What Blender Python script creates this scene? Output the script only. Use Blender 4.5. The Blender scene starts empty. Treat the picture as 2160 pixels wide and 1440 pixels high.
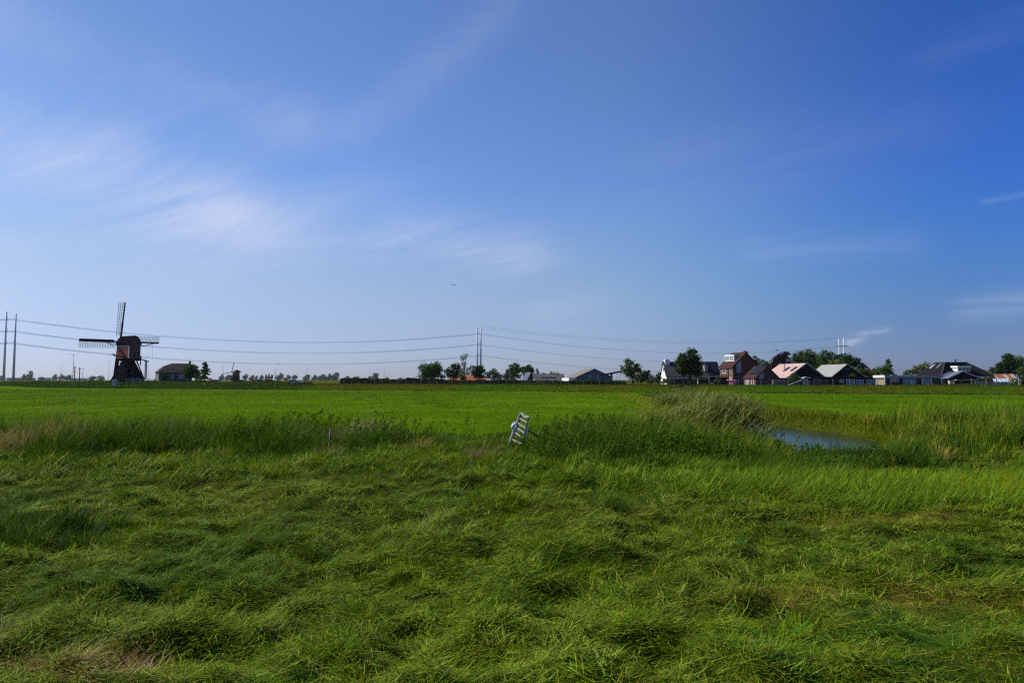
import bpy, math
import numpy as np
from math import radians as R, sin, cos, pi, atan2
from mathutils import Vector

S = bpy.context.scene
COL = S.collection
rng = np.random.default_rng(11)

# ------------------------------------------------------------------ camera
F, H, PITCH = 1440.0, 2.0, math.atan(81.0 / 1440.0)
cd = bpy.data.cameras.new('camera')
cam = bpy.data.objects.new('camera', cd)
COL.objects.link(cam)
cam.location = (0, 0, H)
cam.rotation_euler = (pi / 2 + PITCH, 0, 0)
cd.sensor_width = 36.0
cd.lens = 24.0
cd.clip_start, cd.clip_end = 0.1, 20000
S.camera = cam

# ------------------------------------------------------------------ world and sun
SUN_EL, SUN_AZ = R(39), R(-72)          # azimuth from +Y, negative = towards -X
S.view_settings.view_transform = 'Standard'
S.view_settings.look = 'None'
S.view_settings.exposure = 0.3
S.view_settings.gamma = 1
S.cycles.use_denoising = False
S.cycles.filter_width = 1.25
W = bpy.data.worlds.new('World')
S.world = W
W.use_nodes = True
nt = W.node_tree
nt.nodes.clear()
def wn(kind, **kw):
    n = nt.nodes.new(kind)
    for k, v in kw.items():
        setattr(n, k, v)
    return n
def wm(op, a, b=None, c=None):
    n = wn('ShaderNodeMath', operation=op)
    for i, v in enumerate((a, b, c)):
        if v is None:
            continue
        if isinstance(v, (int, float)):
            n.inputs[i].default_value = v
        else:
            nt.links.new(v, n.inputs[i])
    return n.outputs[0]
sky = wn('ShaderNodeTexSky', sky_type='NISHITA')
sky.sun_disc = False
sky.sun_elevation, sky.sun_rotation = SUN_EL, SUN_AZ
sky.altitude = 0
sky.air_density, sky.dust_density, sky.ozone_density = 1.0, 0.3, 6.0
tc = wn('ShaderNodeTexCoord')
sep = wn('ShaderNodeSeparateXYZ')
nt.links.new(tc.outputs['Generated'], sep.inputs[0])
dx, dy, dz = sep.outputs
az = wm('ARCTAN2', dx, dy)
el = wm('ARCSINE', wm('MINIMUM', wm('MAXIMUM', dz, -1.0), 1.0))
# cirrus: noise in a plane high above, drawn out along the wind
hz = wm('ADD', wm('MAXIMUM', dz, 0.0), 0.12)
cu, cv = wm('DIVIDE', dx, hz), wm('DIVIDE', dy, hz)
cmb = wn('ShaderNodeCombineXYZ')
ca, sa = cos(R(35)), sin(R(35))
nt.links.new(wm('MULTIPLY', wm('ADD', wm('MULTIPLY', cu, ca), wm('MULTIPLY', cv, -sa)), 0.45), cmb.inputs[0])
nt.links.new(wm('MULTIPLY', wm('ADD', wm('MULTIPLY', cu, sa), wm('MULTIPLY', cv, ca)), 1.3), cmb.inputs[1])
nz = wn('ShaderNodeTexNoise')
nz.inputs['Scale'].default_value = 1.6
nz.inputs['Detail'].default_value = 7
nz.inputs['Roughness'].default_value = 0.6
nz.inputs['Distortion'].default_value = 0.7
nt.links.new(cmb.outputs[0], nz.inputs['Vector'])
wis = wn('ShaderNodeMapRange')
wis.interpolation_type = 'SMOOTHSTEP'
wis.inputs['From Min'].default_value = 0.24
wis.inputs['From Max'].default_value = 0.78
nt.links.new(nz.outputs['Fac'], wis.inputs['Value'])
wisp = wis.outputs[0]
def azel(px, py):
    u, v = (px - 1080) / F, (720 - py) / F
    y, z = cos(PITCH) - v * sin(PITCH), sin(PITCH) + v * cos(PITCH)
    return atan2(u, y), atan2(z, math.hypot(u, y))
def strip(p, q, width, gain):
    "a soft band of cirrus between two sky directions"
    (a0, e0), (a1, e1) = azel(*p), azel(*q)
    L = math.hypot(a1 - a0, e1 - e0)
    ux, uy = (a1 - a0) / L, (e1 - e0) / L
    x, y = wm('SUBTRACT', az, a0), wm('SUBTRACT', el, e0)
    s = wm('ADD', wm('MULTIPLY', x, ux), wm('MULTIPLY', y, uy))
    t = wm('ADD', wm('MULTIPLY', x, -uy), wm('MULTIPLY', y, ux))
    s2 = wm('SUBTRACT', s, wm('MINIMUM', wm('MAXIMUM', s, 0.0), L))
    d = wm('ADD', wm('POWER', wm('DIVIDE', wm('ABSOLUTE', s2), width * 1.6), 2.0), wm('POWER', wm('DIVIDE', wm('ABSOLUTE', t), width), 2.0))
    return wm('MULTIPLY', wm('POWER', 2.718, wm('MULTIPLY', d, -1.0)), gain)
STRIPS = [((-250, 250), (120, 320), .06, .34), ((80, 320), (400, 420), .05, .15), ((300, 390), (560, 480), .045, .11), ((40, 50), (620, 260), .04, .22), ((840, 490), (1090, 530), .035, .36),
          ((480, 500), (760, 470), .06, .25), ((1060, 10), (760, 260), .03, .14), ((-100, 520), (300, 480), .09, .2),
          ((2060, 650), (2200, 635), .016, .2), ((1795, 720), (1822, 706), .006, .55), ((1852, 699), (1868, 696), .004, .4),
          ((2080, 425), (2230, 395), .004, .16), ((1980, 120), (2200, 20), .02, .05), ((1150, 650), (1250, 630), .02, .12),
          ((1450, 350), (1900, 300), .05, .06), ((300, 330), (420, 420), .05, .2), ((1600, 530), (1900, 515), .02, .08)]
mask = None
for st in STRIPS:
    o_ = strip(*st)
    mask = o_ if mask is None else wm('ADD', mask, o_)
cloud = wm('MINIMUM', wm('MULTIPLY', wisp, mask), 0.8)
gam = wn('ShaderNodeHueSaturation')
gam.inputs['Saturation'].default_value = 1.0
gam.inputs['Value'].default_value = 1.0
nt.links.new(sky.outputs[0], gam.inputs['Color'])
tint = wn('ShaderNodeMix', data_type='RGBA', blend_type='MULTIPLY')
tint.inputs['Factor'].default_value = 1.0
def gain(v, a, b, A, B):
    "colour gain sliding from A to B while the angle v goes from a to b"
    r_ = wn('ShaderNodeMapRange')
    r_.interpolation_type = 'SMOOTHSTEP'
    r_.inputs['From Min'].default_value, r_.inputs['From Max'].default_value = a, b
    nt.links.new(v, r_.inputs['Value'])
    m_ = wn('ShaderNodeMix', data_type='RGBA')
    nt.links.new(r_.outputs[0], m_.inputs['Factor'])
    for k_, c_ in (('A', A), ('B', B)):
        if isinstance(c_, tuple): m_.inputs[k_].default_value = (*c_, 1)
        else: nt.links.new(c_, m_.inputs[k_])
    return m_.outputs['Result']
low = gain(az, .05, .62, (.84, .90, 1.36), (.46, .53, .95))
high = gain(az, .10, .66, gain(az, -.66, -.05, (1.16, 1.24, 1.42), (1.24, 1.34, 1.63)), (.36, .74, 1.50))
milky = gain(az, -.1, .45, (1.34, 1.07, .85), (1.08, 1.09, .93))
band = gain(el, .125, .30, gain(el, .0, .12, (1.0, 1.0, 1.0), milky), (1.0, 1.0, 1.0))
tw = wn('ShaderNodeMix', data_type='RGBA', blend_type='MULTIPLY')
tw.inputs['Factor'].default_value = 1.0
nt.links.new(gain(el, .0, .26, low, high), tw.inputs['A'])
nt.links.new(band, tw.inputs['B'])
nt.links.new(tw.outputs['Result'], tint.inputs['B'])
nt.links.new(gam.outputs[0], tint.inputs['A'])
mx = wn('ShaderNodeMix', data_type='RGBA')
nt.links.new(cloud, mx.inputs['Factor'])
nt.links.new(tint.outputs['Result'], mx.inputs['A'])
mx.inputs['B'].default_value = (8.6, 8.9, 10.8, 1)
bg = wn('ShaderNodeBackground')
bg.inputs['Strength'].default_value = 0.069
nt.links.new(mx.outputs['Result'], bg.inputs['Color'])
out = wn('ShaderNodeOutputWorld')
nt.links.new(bg.outputs[0], out.inputs['Surface'])

sd = bpy.data.lights.new('sun', 'SUN')
sd.energy, sd.angle, sd.color = 5.0, R(0.53), (1.0, 0.95, 0.86)
sun = bpy.data.objects.new('sun', sd)
COL.objects.link(sun)
sun_dir = Vector((sin(SUN_AZ) * cos(SUN_EL), cos(SUN_AZ) * cos(SUN_EL), sin(SUN_EL)))
sun.rotation_euler = sun_dir.to_track_quat('Z', 'Y').to_euler()
sun.location = sun_dir * 300

# ------------------------------------------------------------------ helpers
def at(px, py, Y):
    "the world point at forward distance Y seen at photo pixel px, py"
    u, v = (px - 1080) / F, (720 - py) / F
    y, z = cos(PITCH) - v * sin(PITCH), sin(PITCH) + v * cos(PITCH)
    k = Y / y
    return Vector((u * k, Y, H + z * k))
def kx(px):
    return (px - 1080) / F / cos(PITCH)        # x / Y near the horizon
def zz(py, Y):
    return at(1080, py, Y).z

_tab = np.random.default_rng(5).random((256, 256))
def vn(x, y, s=1.0, seed=0):
    "smooth value noise, 0..1"
    x = np.asarray(x, float) / s + seed * 17.31
    y = np.asarray(y, float) / s + seed * 9.77
    xi, yi = np.floor(x).astype(int), np.floor(y).astype(int)
    fx, fy = x - xi, y - yi
    fx, fy = fx * fx * (3 - 2 * fx), fy * fy * (3 - 2 * fy)
    a, b = _tab[xi & 255, yi & 255], _tab[(xi + 1) & 255, yi & 255]
    c, d = _tab[xi & 255, (yi + 1) & 255], _tab[(xi + 1) & 255, (yi + 1) & 255]
    return (a * (1 - fx) + b * fx) * (1 - fy) + (c * (1 - fx) + d * fx) * fy
def fbm(x, y, s, seed=0, o=3):
    t, w, n = 0, 0, 1.0
    for i in range(o):
        t = t + vn(x, y, s * n, seed + i * 3) * n
        w += n
        n *= .5
    return t / w
def sst(a, b, x):
    t = np.clip((np.asarray(x, float) - a) / (b - a), 0, 1)
    return t * t * (3 - 2 * t)

def tag(o, label, cat, group=None, kind=None):
    if label: o['label'] = label
    if cat: o['category'] = cat
    if group: o['group'] = group
    if kind: o['kind'] = kind
    return o
def empty(name, loc, label, cat, group=None, rz=0.0):
    o = bpy.data.objects.new(name, None)
    COL.objects.link(o)
    o.location = loc
    o.rotation_euler = (0, 0, rz)
    return tag(o, label, cat, group)

def mesh_np(name, V, polys, mat, col=None, parent=None, smooth=False):
    "polys: list of integer arrays (n, k)"
    me = bpy.data.meshes.new(name)
    V = np.asarray(V, np.float32)
    me.vertices.add(len(V))
    me.vertices.foreach_set('co', V.ravel())
    tot = np.concatenate([np.full(len(p), p.shape[1], np.int32) for p in polys])
    li = np.concatenate([np.asarray(p, np.int32).ravel() for p in polys])
    st = np.concatenate([[0], np.cumsum(tot)[:-1]]).astype(np.int32)
    me.loops.add(len(li))
    me.loops.foreach_set('vertex_index', li)
    me.polygons.add(len(tot))
    me.polygons.foreach_set('loop_start', st)
    me.polygons.foreach_set('loop_total', tot)
    if smooth:
        me.polygons.foreach_set('use_smooth', np.ones(len(tot), bool))
    if col is not None:
        a = me.color_attributes.new('Col', 'FLOAT_COLOR', 'POINT')
        c4 = np.ones((len(V), 4), np.float32)
        c4[:, :3] = col
        a.data.foreach_set('color', c4.ravel())
    me.update(calc_edges=True)
    me.materials.append(mat)
    o = bpy.data.objects.new(name, me)
    COL.objects.link(o)
    if parent: o.parent = parent
    return o

class MB:
    "collects solid shapes and links them as one mesh object"
    def __init__(s):
        s.v, s.f = [], []
    def add(s, vs, fs):
        n = len(s.v)
        s.v += [tuple(v) for v in vs]
        s.f += [tuple(i + n for i in f) for f in fs]
        return s
    def box(s, x0, x1, y0, y1, z0, z1):
        vs = [(x, y, z) for z in (z0, z1) for x, y in ((x0, y0), (x1, y0), (x1, y1), (x0, y1))]
        return s.add(vs, [(3, 2, 1, 0), (4, 5, 6, 7), (0, 1, 5, 4), (1, 2, 6, 5), (2, 3, 7, 6), (3, 0, 4, 7)])
    def ext(s, pts, d):
        "closed outline pts (3-D) pushed along d"
        n = len(pts)
        d = Vector(d)
        vs = [Vector(p) for p in pts] + [Vector(p) + d for p in pts]
        fs = [tuple(range(n - 1, -1, -1)), tuple(range(n, 2 * n))] + [(i, (i + 1) % n, n + (i + 1) % n, n + i) for i in range(n)]
        return s.add(vs, fs)
    def bar(s, p, q, w, h=None, up=(0, 0, 1)):
        "square bar from p to q"
        h = h or w
        p, q = Vector(p), Vector(q)
        d = (q - p).normalized()
        u = Vector(up)
        if abs(d.dot(u)) > .97: u = Vector((0, 1, 0))
        a = d.cross(u).normalized() * w / 2
        b = a.cross(d).normalized() * h / 2
        return s.ext([p - a - b, p + a - b, p + a + b, p - a + b], q - p)
    def tube(s, p, q, r0, r1=None, n=8):
        r1 = r0 if r1 is None else r1
        p, q = Vector(p), Vector(q)
        d = (q - p).normalized()
        u = Vector((0, 0, 1)) if abs(d.z) < .97 else Vector((1, 0, 0))
        a = d.cross(u).normalized()
        b = a.cross(d)
        vs = [p + (a * cos(t) + b * sin(t)) * r0 for t in np.arange(n) * 2 * pi / n] + [q + (a * cos(t) + b * sin(t)) * r1 for t in np.arange(n) * 2 * pi / n]
        return s.add(vs, [tuple(range(n)), tuple(range(2 * n - 1, n - 1, -1))] + [(i, n + i, n + (i + 1) % n, (i + 1) % n) for i in range(n)])
    def path(s, pts, r, n=6):
        "a swept round tube; r: one radius or one per point"
        r = [r] * len(pts) if isinstance(r, (int, float)) else r
        pts = [Vector(p) for p in pts]
        base = len(s.v)
        for i, p in enumerate(pts):
            d = (pts[min(i + 1, len(pts) - 1)] - pts[max(i - 1, 0)]).normalized()
            u = Vector((0, 0, 1)) if abs(d.z) < .9 else Vector((1, 0, 0))
            a = d.cross(u).normalized()
            b = a.cross(d)
            s.v += [tuple(p + (a * cos(t) + b * sin(t)) * r[i]) for t in np.arange(n) * 2 * pi / n]
        for i in range(len(pts) - 1):
            for k in range(n):
                a0, a1 = base + i * n + k, base + i * n + (k + 1) % n
                s.f.append((a0, a0 + n, a1 + n, a1))
        s.f += [tuple(base + k for k in range(n)), tuple(base + (len(pts) - 1) * n + k for k in range(n - 1, -1, -1))]
        return s
    def build(s, name, mat, parent=None, smooth=False, label=None):
        me = bpy.data.meshes.new(name)
        me.from_pydata(s.v, [], s.f)
        me.validate()
        me.update()
        me.materials.append(mat)
        if smooth:
            me.polygons.foreach_set('use_smooth', np.ones(len(me.polygons), bool))
        o = bpy.data.objects.new(name, me)
        COL.objects.link(o)
        if parent: o.parent = parent
        if label: o['label'] = label
        return o

# ------------------------------------------------------------------ materials
def mat(name, c, rough=.8, c2=None, scale=2.0, spec=.08, metal=0.0, stretch=(1, 1, 1), bump=0.0, detail=4):
    "principled with noise between two real colours"
    m = bpy.data.materials.new(name)
    m.use_nodes = True
    n = m.node_tree
    b = n.nodes['Principled BSDF']
    b.inputs['Roughness'].default_value = rough
    b.inputs['Specular IOR Level'].default_value = spec
    b.inputs['Metallic'].default_value = metal
    c2 = c2 or tuple(v * .7 for v in c)
    t = n.nodes.new('ShaderNodeTexCoord')
    mp = n.nodes.new('ShaderNodeMapping')
    mp.inputs['Scale'].default_value = stretch
    z = n.nodes.new('ShaderNodeTexNoise')
    z.inputs['Scale'].default_value = scale
    z.inputs['Detail'].default_value = detail
    z.inputs['Roughness'].default_value = .65
    r = n.nodes.new('ShaderNodeValToRGB')
    r.color_ramp.elements[0].position, r.color_ramp.elements[1].position = .32, .68
    r.color_ramp.elements[0].color, r.color_ramp.elements[1].color = (*c2, 1), (*c, 1)
    n.links.new(t.outputs['Object'], mp.inputs[0])
    n.links.new(mp.outputs[0], z.inputs['Vector'])
    n.links.new(z.outputs['Fac'], r.inputs[0])
    n.links.new(r.outputs[0], b.inputs['Base Color'])
    if bump:
        bp = n.nodes.new('ShaderNodeBump')
        bp.inputs['Distance'].default_value = bump
        n.links.new(z.outputs['Fac'], bp.inputs['Height'])
        n.links.new(bp.outputs[0], b.inputs['Normal'])
    return m
def wave_mat(name, c, c2, scale, direction='X', rough=.8, spec=.04, distort=.5):
    "boards, tiles or corrugation: bands of two close colours with noise on top"
    m = mat(name, c, rough, c2, 1.5, spec)
    n = m.node_tree
    b = n.nodes['Principled BSDF']
    t = n.nodes['Texture Coordinate']
    w = n.nodes.new('ShaderNodeTexWave')
    w.bands_direction = direction
    w.inputs['Scale'].default_value = scale
    w.inputs['Distortion'].default_value = distort
    bp = n.nodes.new('ShaderNodeBump')
    bp.inputs['Strength'].default_value = .7
    bp.inputs['Distance'].default_value = .04
    n.links.new(t.outputs['Object'], w.inputs['Vector'])
    n.links.new(w.outputs['Fac'], bp.inputs['Height'])
    n.links.new(bp.outputs[0], b.inputs['Normal'])
    return m
def brick_mat(name, c1, c2, mortar):
    m = bpy.data.materials.new(name)
    m.use_nodes = True
    n = m.node_tree
    b = n.nodes['Principled BSDF']
    b.inputs['Roughness'].default_value = .9
    b.inputs['Specular IOR Level'].default_value = .2
    t = n.nodes.new('ShaderNodeTexCoord')
    k = n.nodes.new('ShaderNodeTexBrick')
    k.inputs['Color1'].default_value, k.inputs['Color2'].default_value, k.inputs['Mortar'].default_value = (*c1, 1), (*c2, 1), (*mortar, 1)
    k.inputs['Scale'].default_value = 4.0
    k.inputs['Mortar Size'].default_value = .012
    mp = n.nodes.new('ShaderNodeMapping')
    mp.inputs['Rotation'].default_value = (pi / 2, 0, 0)
    z = n.nodes.new('ShaderNodeTexNoise')
    z.inputs['Scale'].default_value = 1.2
    z.inputs['Detail'].default_value = 5
    mxn = n.nodes.new('ShaderNodeMix')
    mxn.data_type, mxn.blend_type = 'RGBA', 'OVERLAY'
    mxn.inputs['Factor'].default_value = .5
    n.links.new(t.outputs['Object'], mp.inputs[0])
    n.links.new(mp.outputs[0], k.inputs['Vector'])
    n.links.new(t.outputs['Object'], z.inputs['Vector'])
    n.links.new(k.outputs['Color'], mxn.inputs['A'])
    n.links.new(z.outputs['Fac'], mxn.inputs['B'])
    n.links.new(mxn.outputs['Result'], b.inputs['Base Color'])
    return m
def leaf_mat(name, trans=.3, rough=.55, spec=.25, var=.25, vscale=1.0):
    "reads the colour each blade or leaf was given"
    m = bpy.data.materials.new(name)
    m.use_nodes = True
    n = m.node_tree
    b = n.nodes['Principled BSDF']
    b.inputs['Roughness'].default_value = rough
    b.inputs['Specular IOR Level'].default_value = spec
    a = n.nodes.new('ShaderNodeAttribute')
    a.attribute_name = 'Col'
    n.links.new(a.outputs['Color'], b.inputs['Base Color'])
    tr = n.nodes.new('ShaderNodeBsdfTranslucent')
    hs = n.nodes.new('ShaderNodeHueSaturation')
    hs.inputs['Hue'].default_value = .485
    hs.inputs['Value'].default_value = 1.3
    hs.inputs['Saturation'].default_value = 1.1
    n.links.new(a.outputs['Color'], hs.inputs['Color'])
    n.links.new(hs.outputs[0], tr.inputs['Color'])
    ms = n.nodes.new('ShaderNodeMixShader')
    ms.inputs[0].default_value = trans
    n.links.new(b.outputs[0], ms.inputs[1])
    n.links.new(tr.outputs[0], ms.inputs[2])
    n.links.new(ms.outputs[0], n.nodes['Material Output'].inputs['Surface'])
    return m
GRASS = leaf_mat('grass_blades', .22, .5, .03)
LEAF = leaf_mat('tree_leaves', .24, .7, .0)

def palette(n, cols, weights=None, jit=.22):
    cols = np.asarray(cols, float)
    i = rng.choice(len(cols), n, p=None if weights is None else np.asarray(weights) / np.sum(weights))
    c = cols[i] * rng.uniform(1 - jit, 1 + jit, (n, 1)) * rng.uniform(1 - jit * .35, 1 + jit * .35, (n, 3))
    return np.clip(c, 0, 1)

def blades(name, P, L, Wd, az_, lean, curl, col, K=2, mt=None, parent=None, tipw=.0):
    "curved tapering blades rooted at P; one mesh"
    N = len(P)
    dirx, diry = np.cos(az_), np.sin(az_)
    tw = az_ + rng.normal(pi / 2, .6, N)
    sx, sy = np.cos(tw), np.sin(tw)
    nv = 2 * K + 1
    V = np.zeros((N, nv, 3), np.float32)
    p = np.array(P, float)
    for k in range(K + 1):
        t = k / K
        if k:
            th = lean + curl * (t - .5 / K)
            st = (L / K)
            p = p + np.stack([np.sin(th) * dirx * st, np.sin(th) * diry * st, np.cos(th) * st], 1)
        if k < K:
            w = Wd * (1 - .55 * t) * .5
            sv = np.stack([sx * w, sy * w, np.zeros(N)], 1)
            V[:, 2 * k] = p - sv
            V[:, 2 * k + 1] = p + sv
        else:
            V[:, 2 * K] = p
    base = (np.arange(N) * nv)[:, None]
    polys = []
    q = [np.array([[2 * k, 2 * k + 1, 2 * k + 3, 2 * k + 2]]) + base for k in range(K - 1)]
    if q: polys.append(np.concatenate(q))
    polys.append(np.array([[2 * K - 2, 2 * K - 1, 2 * K]]) + base)
    return mesh_np(name, V.reshape(-1, 3), polys, mt or GRASS, np.repeat(col, nv, 0), parent)

def leaves(name, P, size, col, mt=None, parent=None, outward=None, flat=.0):
    "small folded leaf clumps: one bent quad pair each"
    N = len(P)
    nrm = rng.normal(size=(N, 3))
    if outward is not None: nrm = nrm * .8 + outward
    nrm[:, 2] += flat
    nrm /= np.linalg.norm(nrm, axis=1, keepdims=True) + 1e-9
    a = np.cross(nrm, rng.normal(size=(N, 3)))
    a /= np.linalg.norm(a, axis=1, keepdims=True) + 1e-9
    b = np.cross(nrm, a)
    s = (size * rng.uniform(.6, 1.35, N))[:, None]
    k = rng.uniform(.5, .9, N)[:, None]
    bend = rng.uniform(-.3, .3, N)[:, None]
    V = np.stack([P - a * s * .5, P - b * s * k * .45 + nrm * s * bend, P + a * s * .5 + nrm * s * bend * .5, P + b * s * k * .5 + nrm * s * bend], 1)
    base = (np.arange(N) * 4)[:, None]
    return mesh_np(name, V.reshape(-1, 3), [np.array([[0, 1, 2], [0, 2, 3]]).reshape(1, 6).repeat(N, 0).reshape(-1, 3) + np.repeat(base, 2, 0)], mt or LEAF, np.repeat(col, 4, 0), parent)
# ------------------------------------------------------------------ terrain
DY = np.array([20.5, 23, 26, 30, 34, 38, 42, 50, 58, 69, 80, 86, 90])
DX = np.array([11.5, 11.5, 11.8, 12.8, 12.9, 12.7, 13.0, 14.4, 15.6, 16.6, 17.0, 16.8, 16.6])
DH = np.array([-1.5, 1.6, 2.4, 2.95, 2.9, 2.6, 2.1, 1.6, 1.6, 1.7, 1.3, .2, -2.0])
def ditch_edge(x, y):
    "distance outside the water's edge, negative on the water"
    x, y = np.asarray(x, float), np.asarray(y, float)
    e = np.abs(x - np.interp(y, DY, DX)) - np.interp(y, DY, DH) + (vn(x, y, 1.7, 3) - .5) * .5
    return np.where((y < 20.5) | (y > 90), 9.0, e)
def dike_s(x, y):
    return y - (117 - .44 * np.clip(x, -170, 110))
def lumps(x, y):
    a = 1 - sst(13, 24, y)
    h = (fbm(x, y, 1.5, 1, 2) - .5) * .13 + (vn(x * 1.0, y * 1.2, .6, 4) - .5) * .20 + (vn(x, y, .27, 7) - .5) * .13
    return h * a + (fbm(x, y, 4.0, 9, 2) - .5) * .12 * sst(8, 20, y) * (1 - sst(40, 70, y))
def ground(x, y):
    x, y = np.asarray(x, float), np.asarray(y, float)
    h = lumps(x, y)
    h = h - .62 * sst(4.5, 8.5, x) * (1 - sst(13.4, 16.5, x)) * sst(12.5, 18, y) * (1 - sst(24, 27, y))
    e = ditch_edge(x, y)
    h = h * sst(-.5, 2.5, e) + (-1.15) * (1 - sst(-.9, 1.0, e))
    s = dike_s(x, y)
    crest = 1.08 + (vn(x, y, 14, 2) - .5) * .12
    h = h + crest * sst(0, 12, s) - .42 * sst(16, 26, s)
    h = h + (vn(x, y, 60, 5) - .5) * .25 * sst(30, 200, s)
    return h

ROWS = np.concatenate([np.linspace(-60, 0, 10)[:-1], np.arange(0, 3, .3), np.arange(3, 15, .105), 15 * 1.0125 ** np.arange(0, 195), 15 * 1.0125 ** 195 * 1.12 ** np.arange(1, 34)])
NU = 330
uu = np.linspace(-1, 1, NU)
uu = .9 * uu + 4.2 * uu ** 7
wrow = np.maximum(ROWS, 0) + 4.5
GX = wrow[:, None] * uu[None, :]
GY = np.repeat(ROWS[:, None], NU, 1)
GZ = ground(GX, GY)

C_SOIL, C_MEAD, C_MEAD2 = np.array([.035, .046, .008]), np.array([.074, .145, .003]), np.array([.056, .116, .003])
C_DIKE, C_DIKE2 = np.array([.060, .072, .005]), np.array([.044, .090, .003])
def dry(X, Y):
    "dry yellow-brown patches of the mown strip"
    d = sst(.55, .72, fbm(X, Y * 1.6, 2.6, 41))
    band = np.exp(-((Y - (6.5 - (X - 3) * .05)) / .42) ** 2) * sst(1.0, 2.6, X)
    band2 = np.exp(-((Y - 9.75) / .28) ** 2) * sst(3.2, 4.2, X) * (1 - sst(5.8, 6.4, X))
    band3 = np.exp(-((Y - 4.3) / .35) ** 2) * sst(.5, 1.5, X)
    return np.clip(d * (.12 + .38 * sst(-.5, 2.5, X)) + (band + band2 + band3) * (.35 + .9 * vn(X, Y, .5, 43)), 0, 1)
def ground_col(x, y):
    n1, n2 = fbm(x, y, 9, 21)[..., None], fbm(x, y * .35, 2.2, 23)[..., None]
    dd = dry(x, y)[..., None]
    near = C_SOIL * (.75 + .6 * n2) * (1 - dd) + np.array([.115, .105, .014]) * (.5 + 1.0 * n2) * dd + np.array([.04, .024, .004]) * sst(.55, .75, n1)
    mead = C_MEAD * n1 + C_MEAD2 * (1 - n1)
    mead = mead * (.8 + .4 * n2) * (.82 + .56 * fbm(x * .4, y, 8, 25))[..., None]
    t = sst(20, 27, y)[..., None]
    c = near * (1 - t) + mead * t
    s = dike_s(x, y)
    d = (C_DIKE * sst(.35, .6, n1 + (s[..., None] - 6) * .03) + C_DIKE2 * (1 - sst(.35, .6, n1 + (s[..., None] - 6) * .03)))
    d = d * (.75 + .5 * n2)
    t = sst(-1, 4, s)[..., None]
    c = c * (1 - t) + d * t
    e = ditch_edge(x, y)[..., None]
    w_ = sst(3.2, 1.4, e) if False else 1 - sst(1.2, 3.0, e)
    return c * (1 - w_) + np.array([.050, .062, .008]) * (.8 + .4 * n2) * w_
gm = bpy.data.materials.new('ground_soil')
gm.use_nodes = True
_n = gm.node_tree
_b = _n.nodes['Principled BSDF']
_b.inputs['Roughness'].default_value = .95
_b.inputs['Specular IOR Level'].default_value = 0
_a = _n.nodes.new('ShaderNodeAttribute')
_a.attribute_name = 'Col'
_t = _n.nodes.new('ShaderNodeTexCoord')
_z = _n.nodes.new('ShaderNodeTexNoise')
_z.inputs['Scale'].default_value = 2.2
_z.inputs['Detail'].default_value = 9
_z.inputs['Roughness'].default_value = .7
_h = _n.nodes.new('ShaderNodeHueSaturation')
_mr = _n.nodes.new('ShaderNodeMapRange')
_mr.inputs['From Min'].default_value, _mr.inputs['From Max'].default_value = .3, .7
_mr.inputs['To Min'].default_value, _mr.inputs['To Max'].default_value = .6, 1.35
_bp = _n.nodes.new('ShaderNodeBump')
_bp.inputs['Distance'].default_value = .08
_n.links.new(_t.outputs['Object'], _z.inputs['Vector'])
_n.links.new(_z.outputs['Fac'], _mr.inputs['Value'])
_n.links.new(_mr.outputs[0], _h.inputs['Value'])
_n.links.new(_a.outputs['Color'], _h.inputs['Color'])
_n.links.new(_h.outputs[0], _b.inputs['Base Color'])
_n.links.new(_z.outputs['Fac'], _bp.inputs['Height'])
_n.links.new(_bp.outputs[0], _b.inputs['Normal'])
nr = len(ROWS)
idx = (np.arange(nr - 1)[:, None] * NU + np.arange(NU - 1)[None, :]).ravel()
gq = np.stack([idx, idx + 1, idx + NU + 1, idx + NU], 1)
g = mesh_np('ground', np.stack([GX, GY, GZ], -1).reshape(-1, 3), [gq], gm, ground_col(GX, GY).reshape(-1, 3), smooth=True)
g['kind'] = 'structure'

# water in the ditch
wmt = mat('ditch_water', (.022, .030, .036), .10, (.014, .020, .026), 1.2, spec=.75)
_n = wmt.node_tree
_z = _n.nodes.new('ShaderNodeTexNoise')
_z.inputs['Scale'].default_value = 3.2
_z.inputs['Detail'].default_value = 3
_mp = _n.nodes.new('ShaderNodeMapping')
_mp.inputs['Scale'].default_value = (.7, 2.2, 1)
_bp = _n.nodes.new('ShaderNodeBump')
_bp.inputs['Strength'].default_value = .35
_bp.inputs['Distance'].default_value = .03
_n.links.new(_n.nodes['Texture Coordinate'].outputs['Object'], _mp.inputs[0])
_n.links.new(_mp.outputs[0], _z.inputs['Vector'])
_n.links.new(_z.outputs['Fac'], _bp.inputs['Height'])
_n.links.new(_bp.outputs[0], _n.nodes['Principled BSDF'].inputs['Normal'])
ys = np.arange(20, 91, 1.0)
xa, xb = np.interp(ys, DY, DX) - 4.2, np.interp(ys, DY, DX) + 4.2
wv = np.concatenate([np.stack([xa, ys, ys * 0 - .62], 1), np.stack([xb, ys, ys * 0 - .62], 1)])
k_ = len(ys)
wf = np.array([[i, k_ + i, k_ + i + 1, i + 1] for i in range(k_ - 1)])
mesh_np('ditch_water', wv, [wf], wmt)['kind'] = 'structure'

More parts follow.
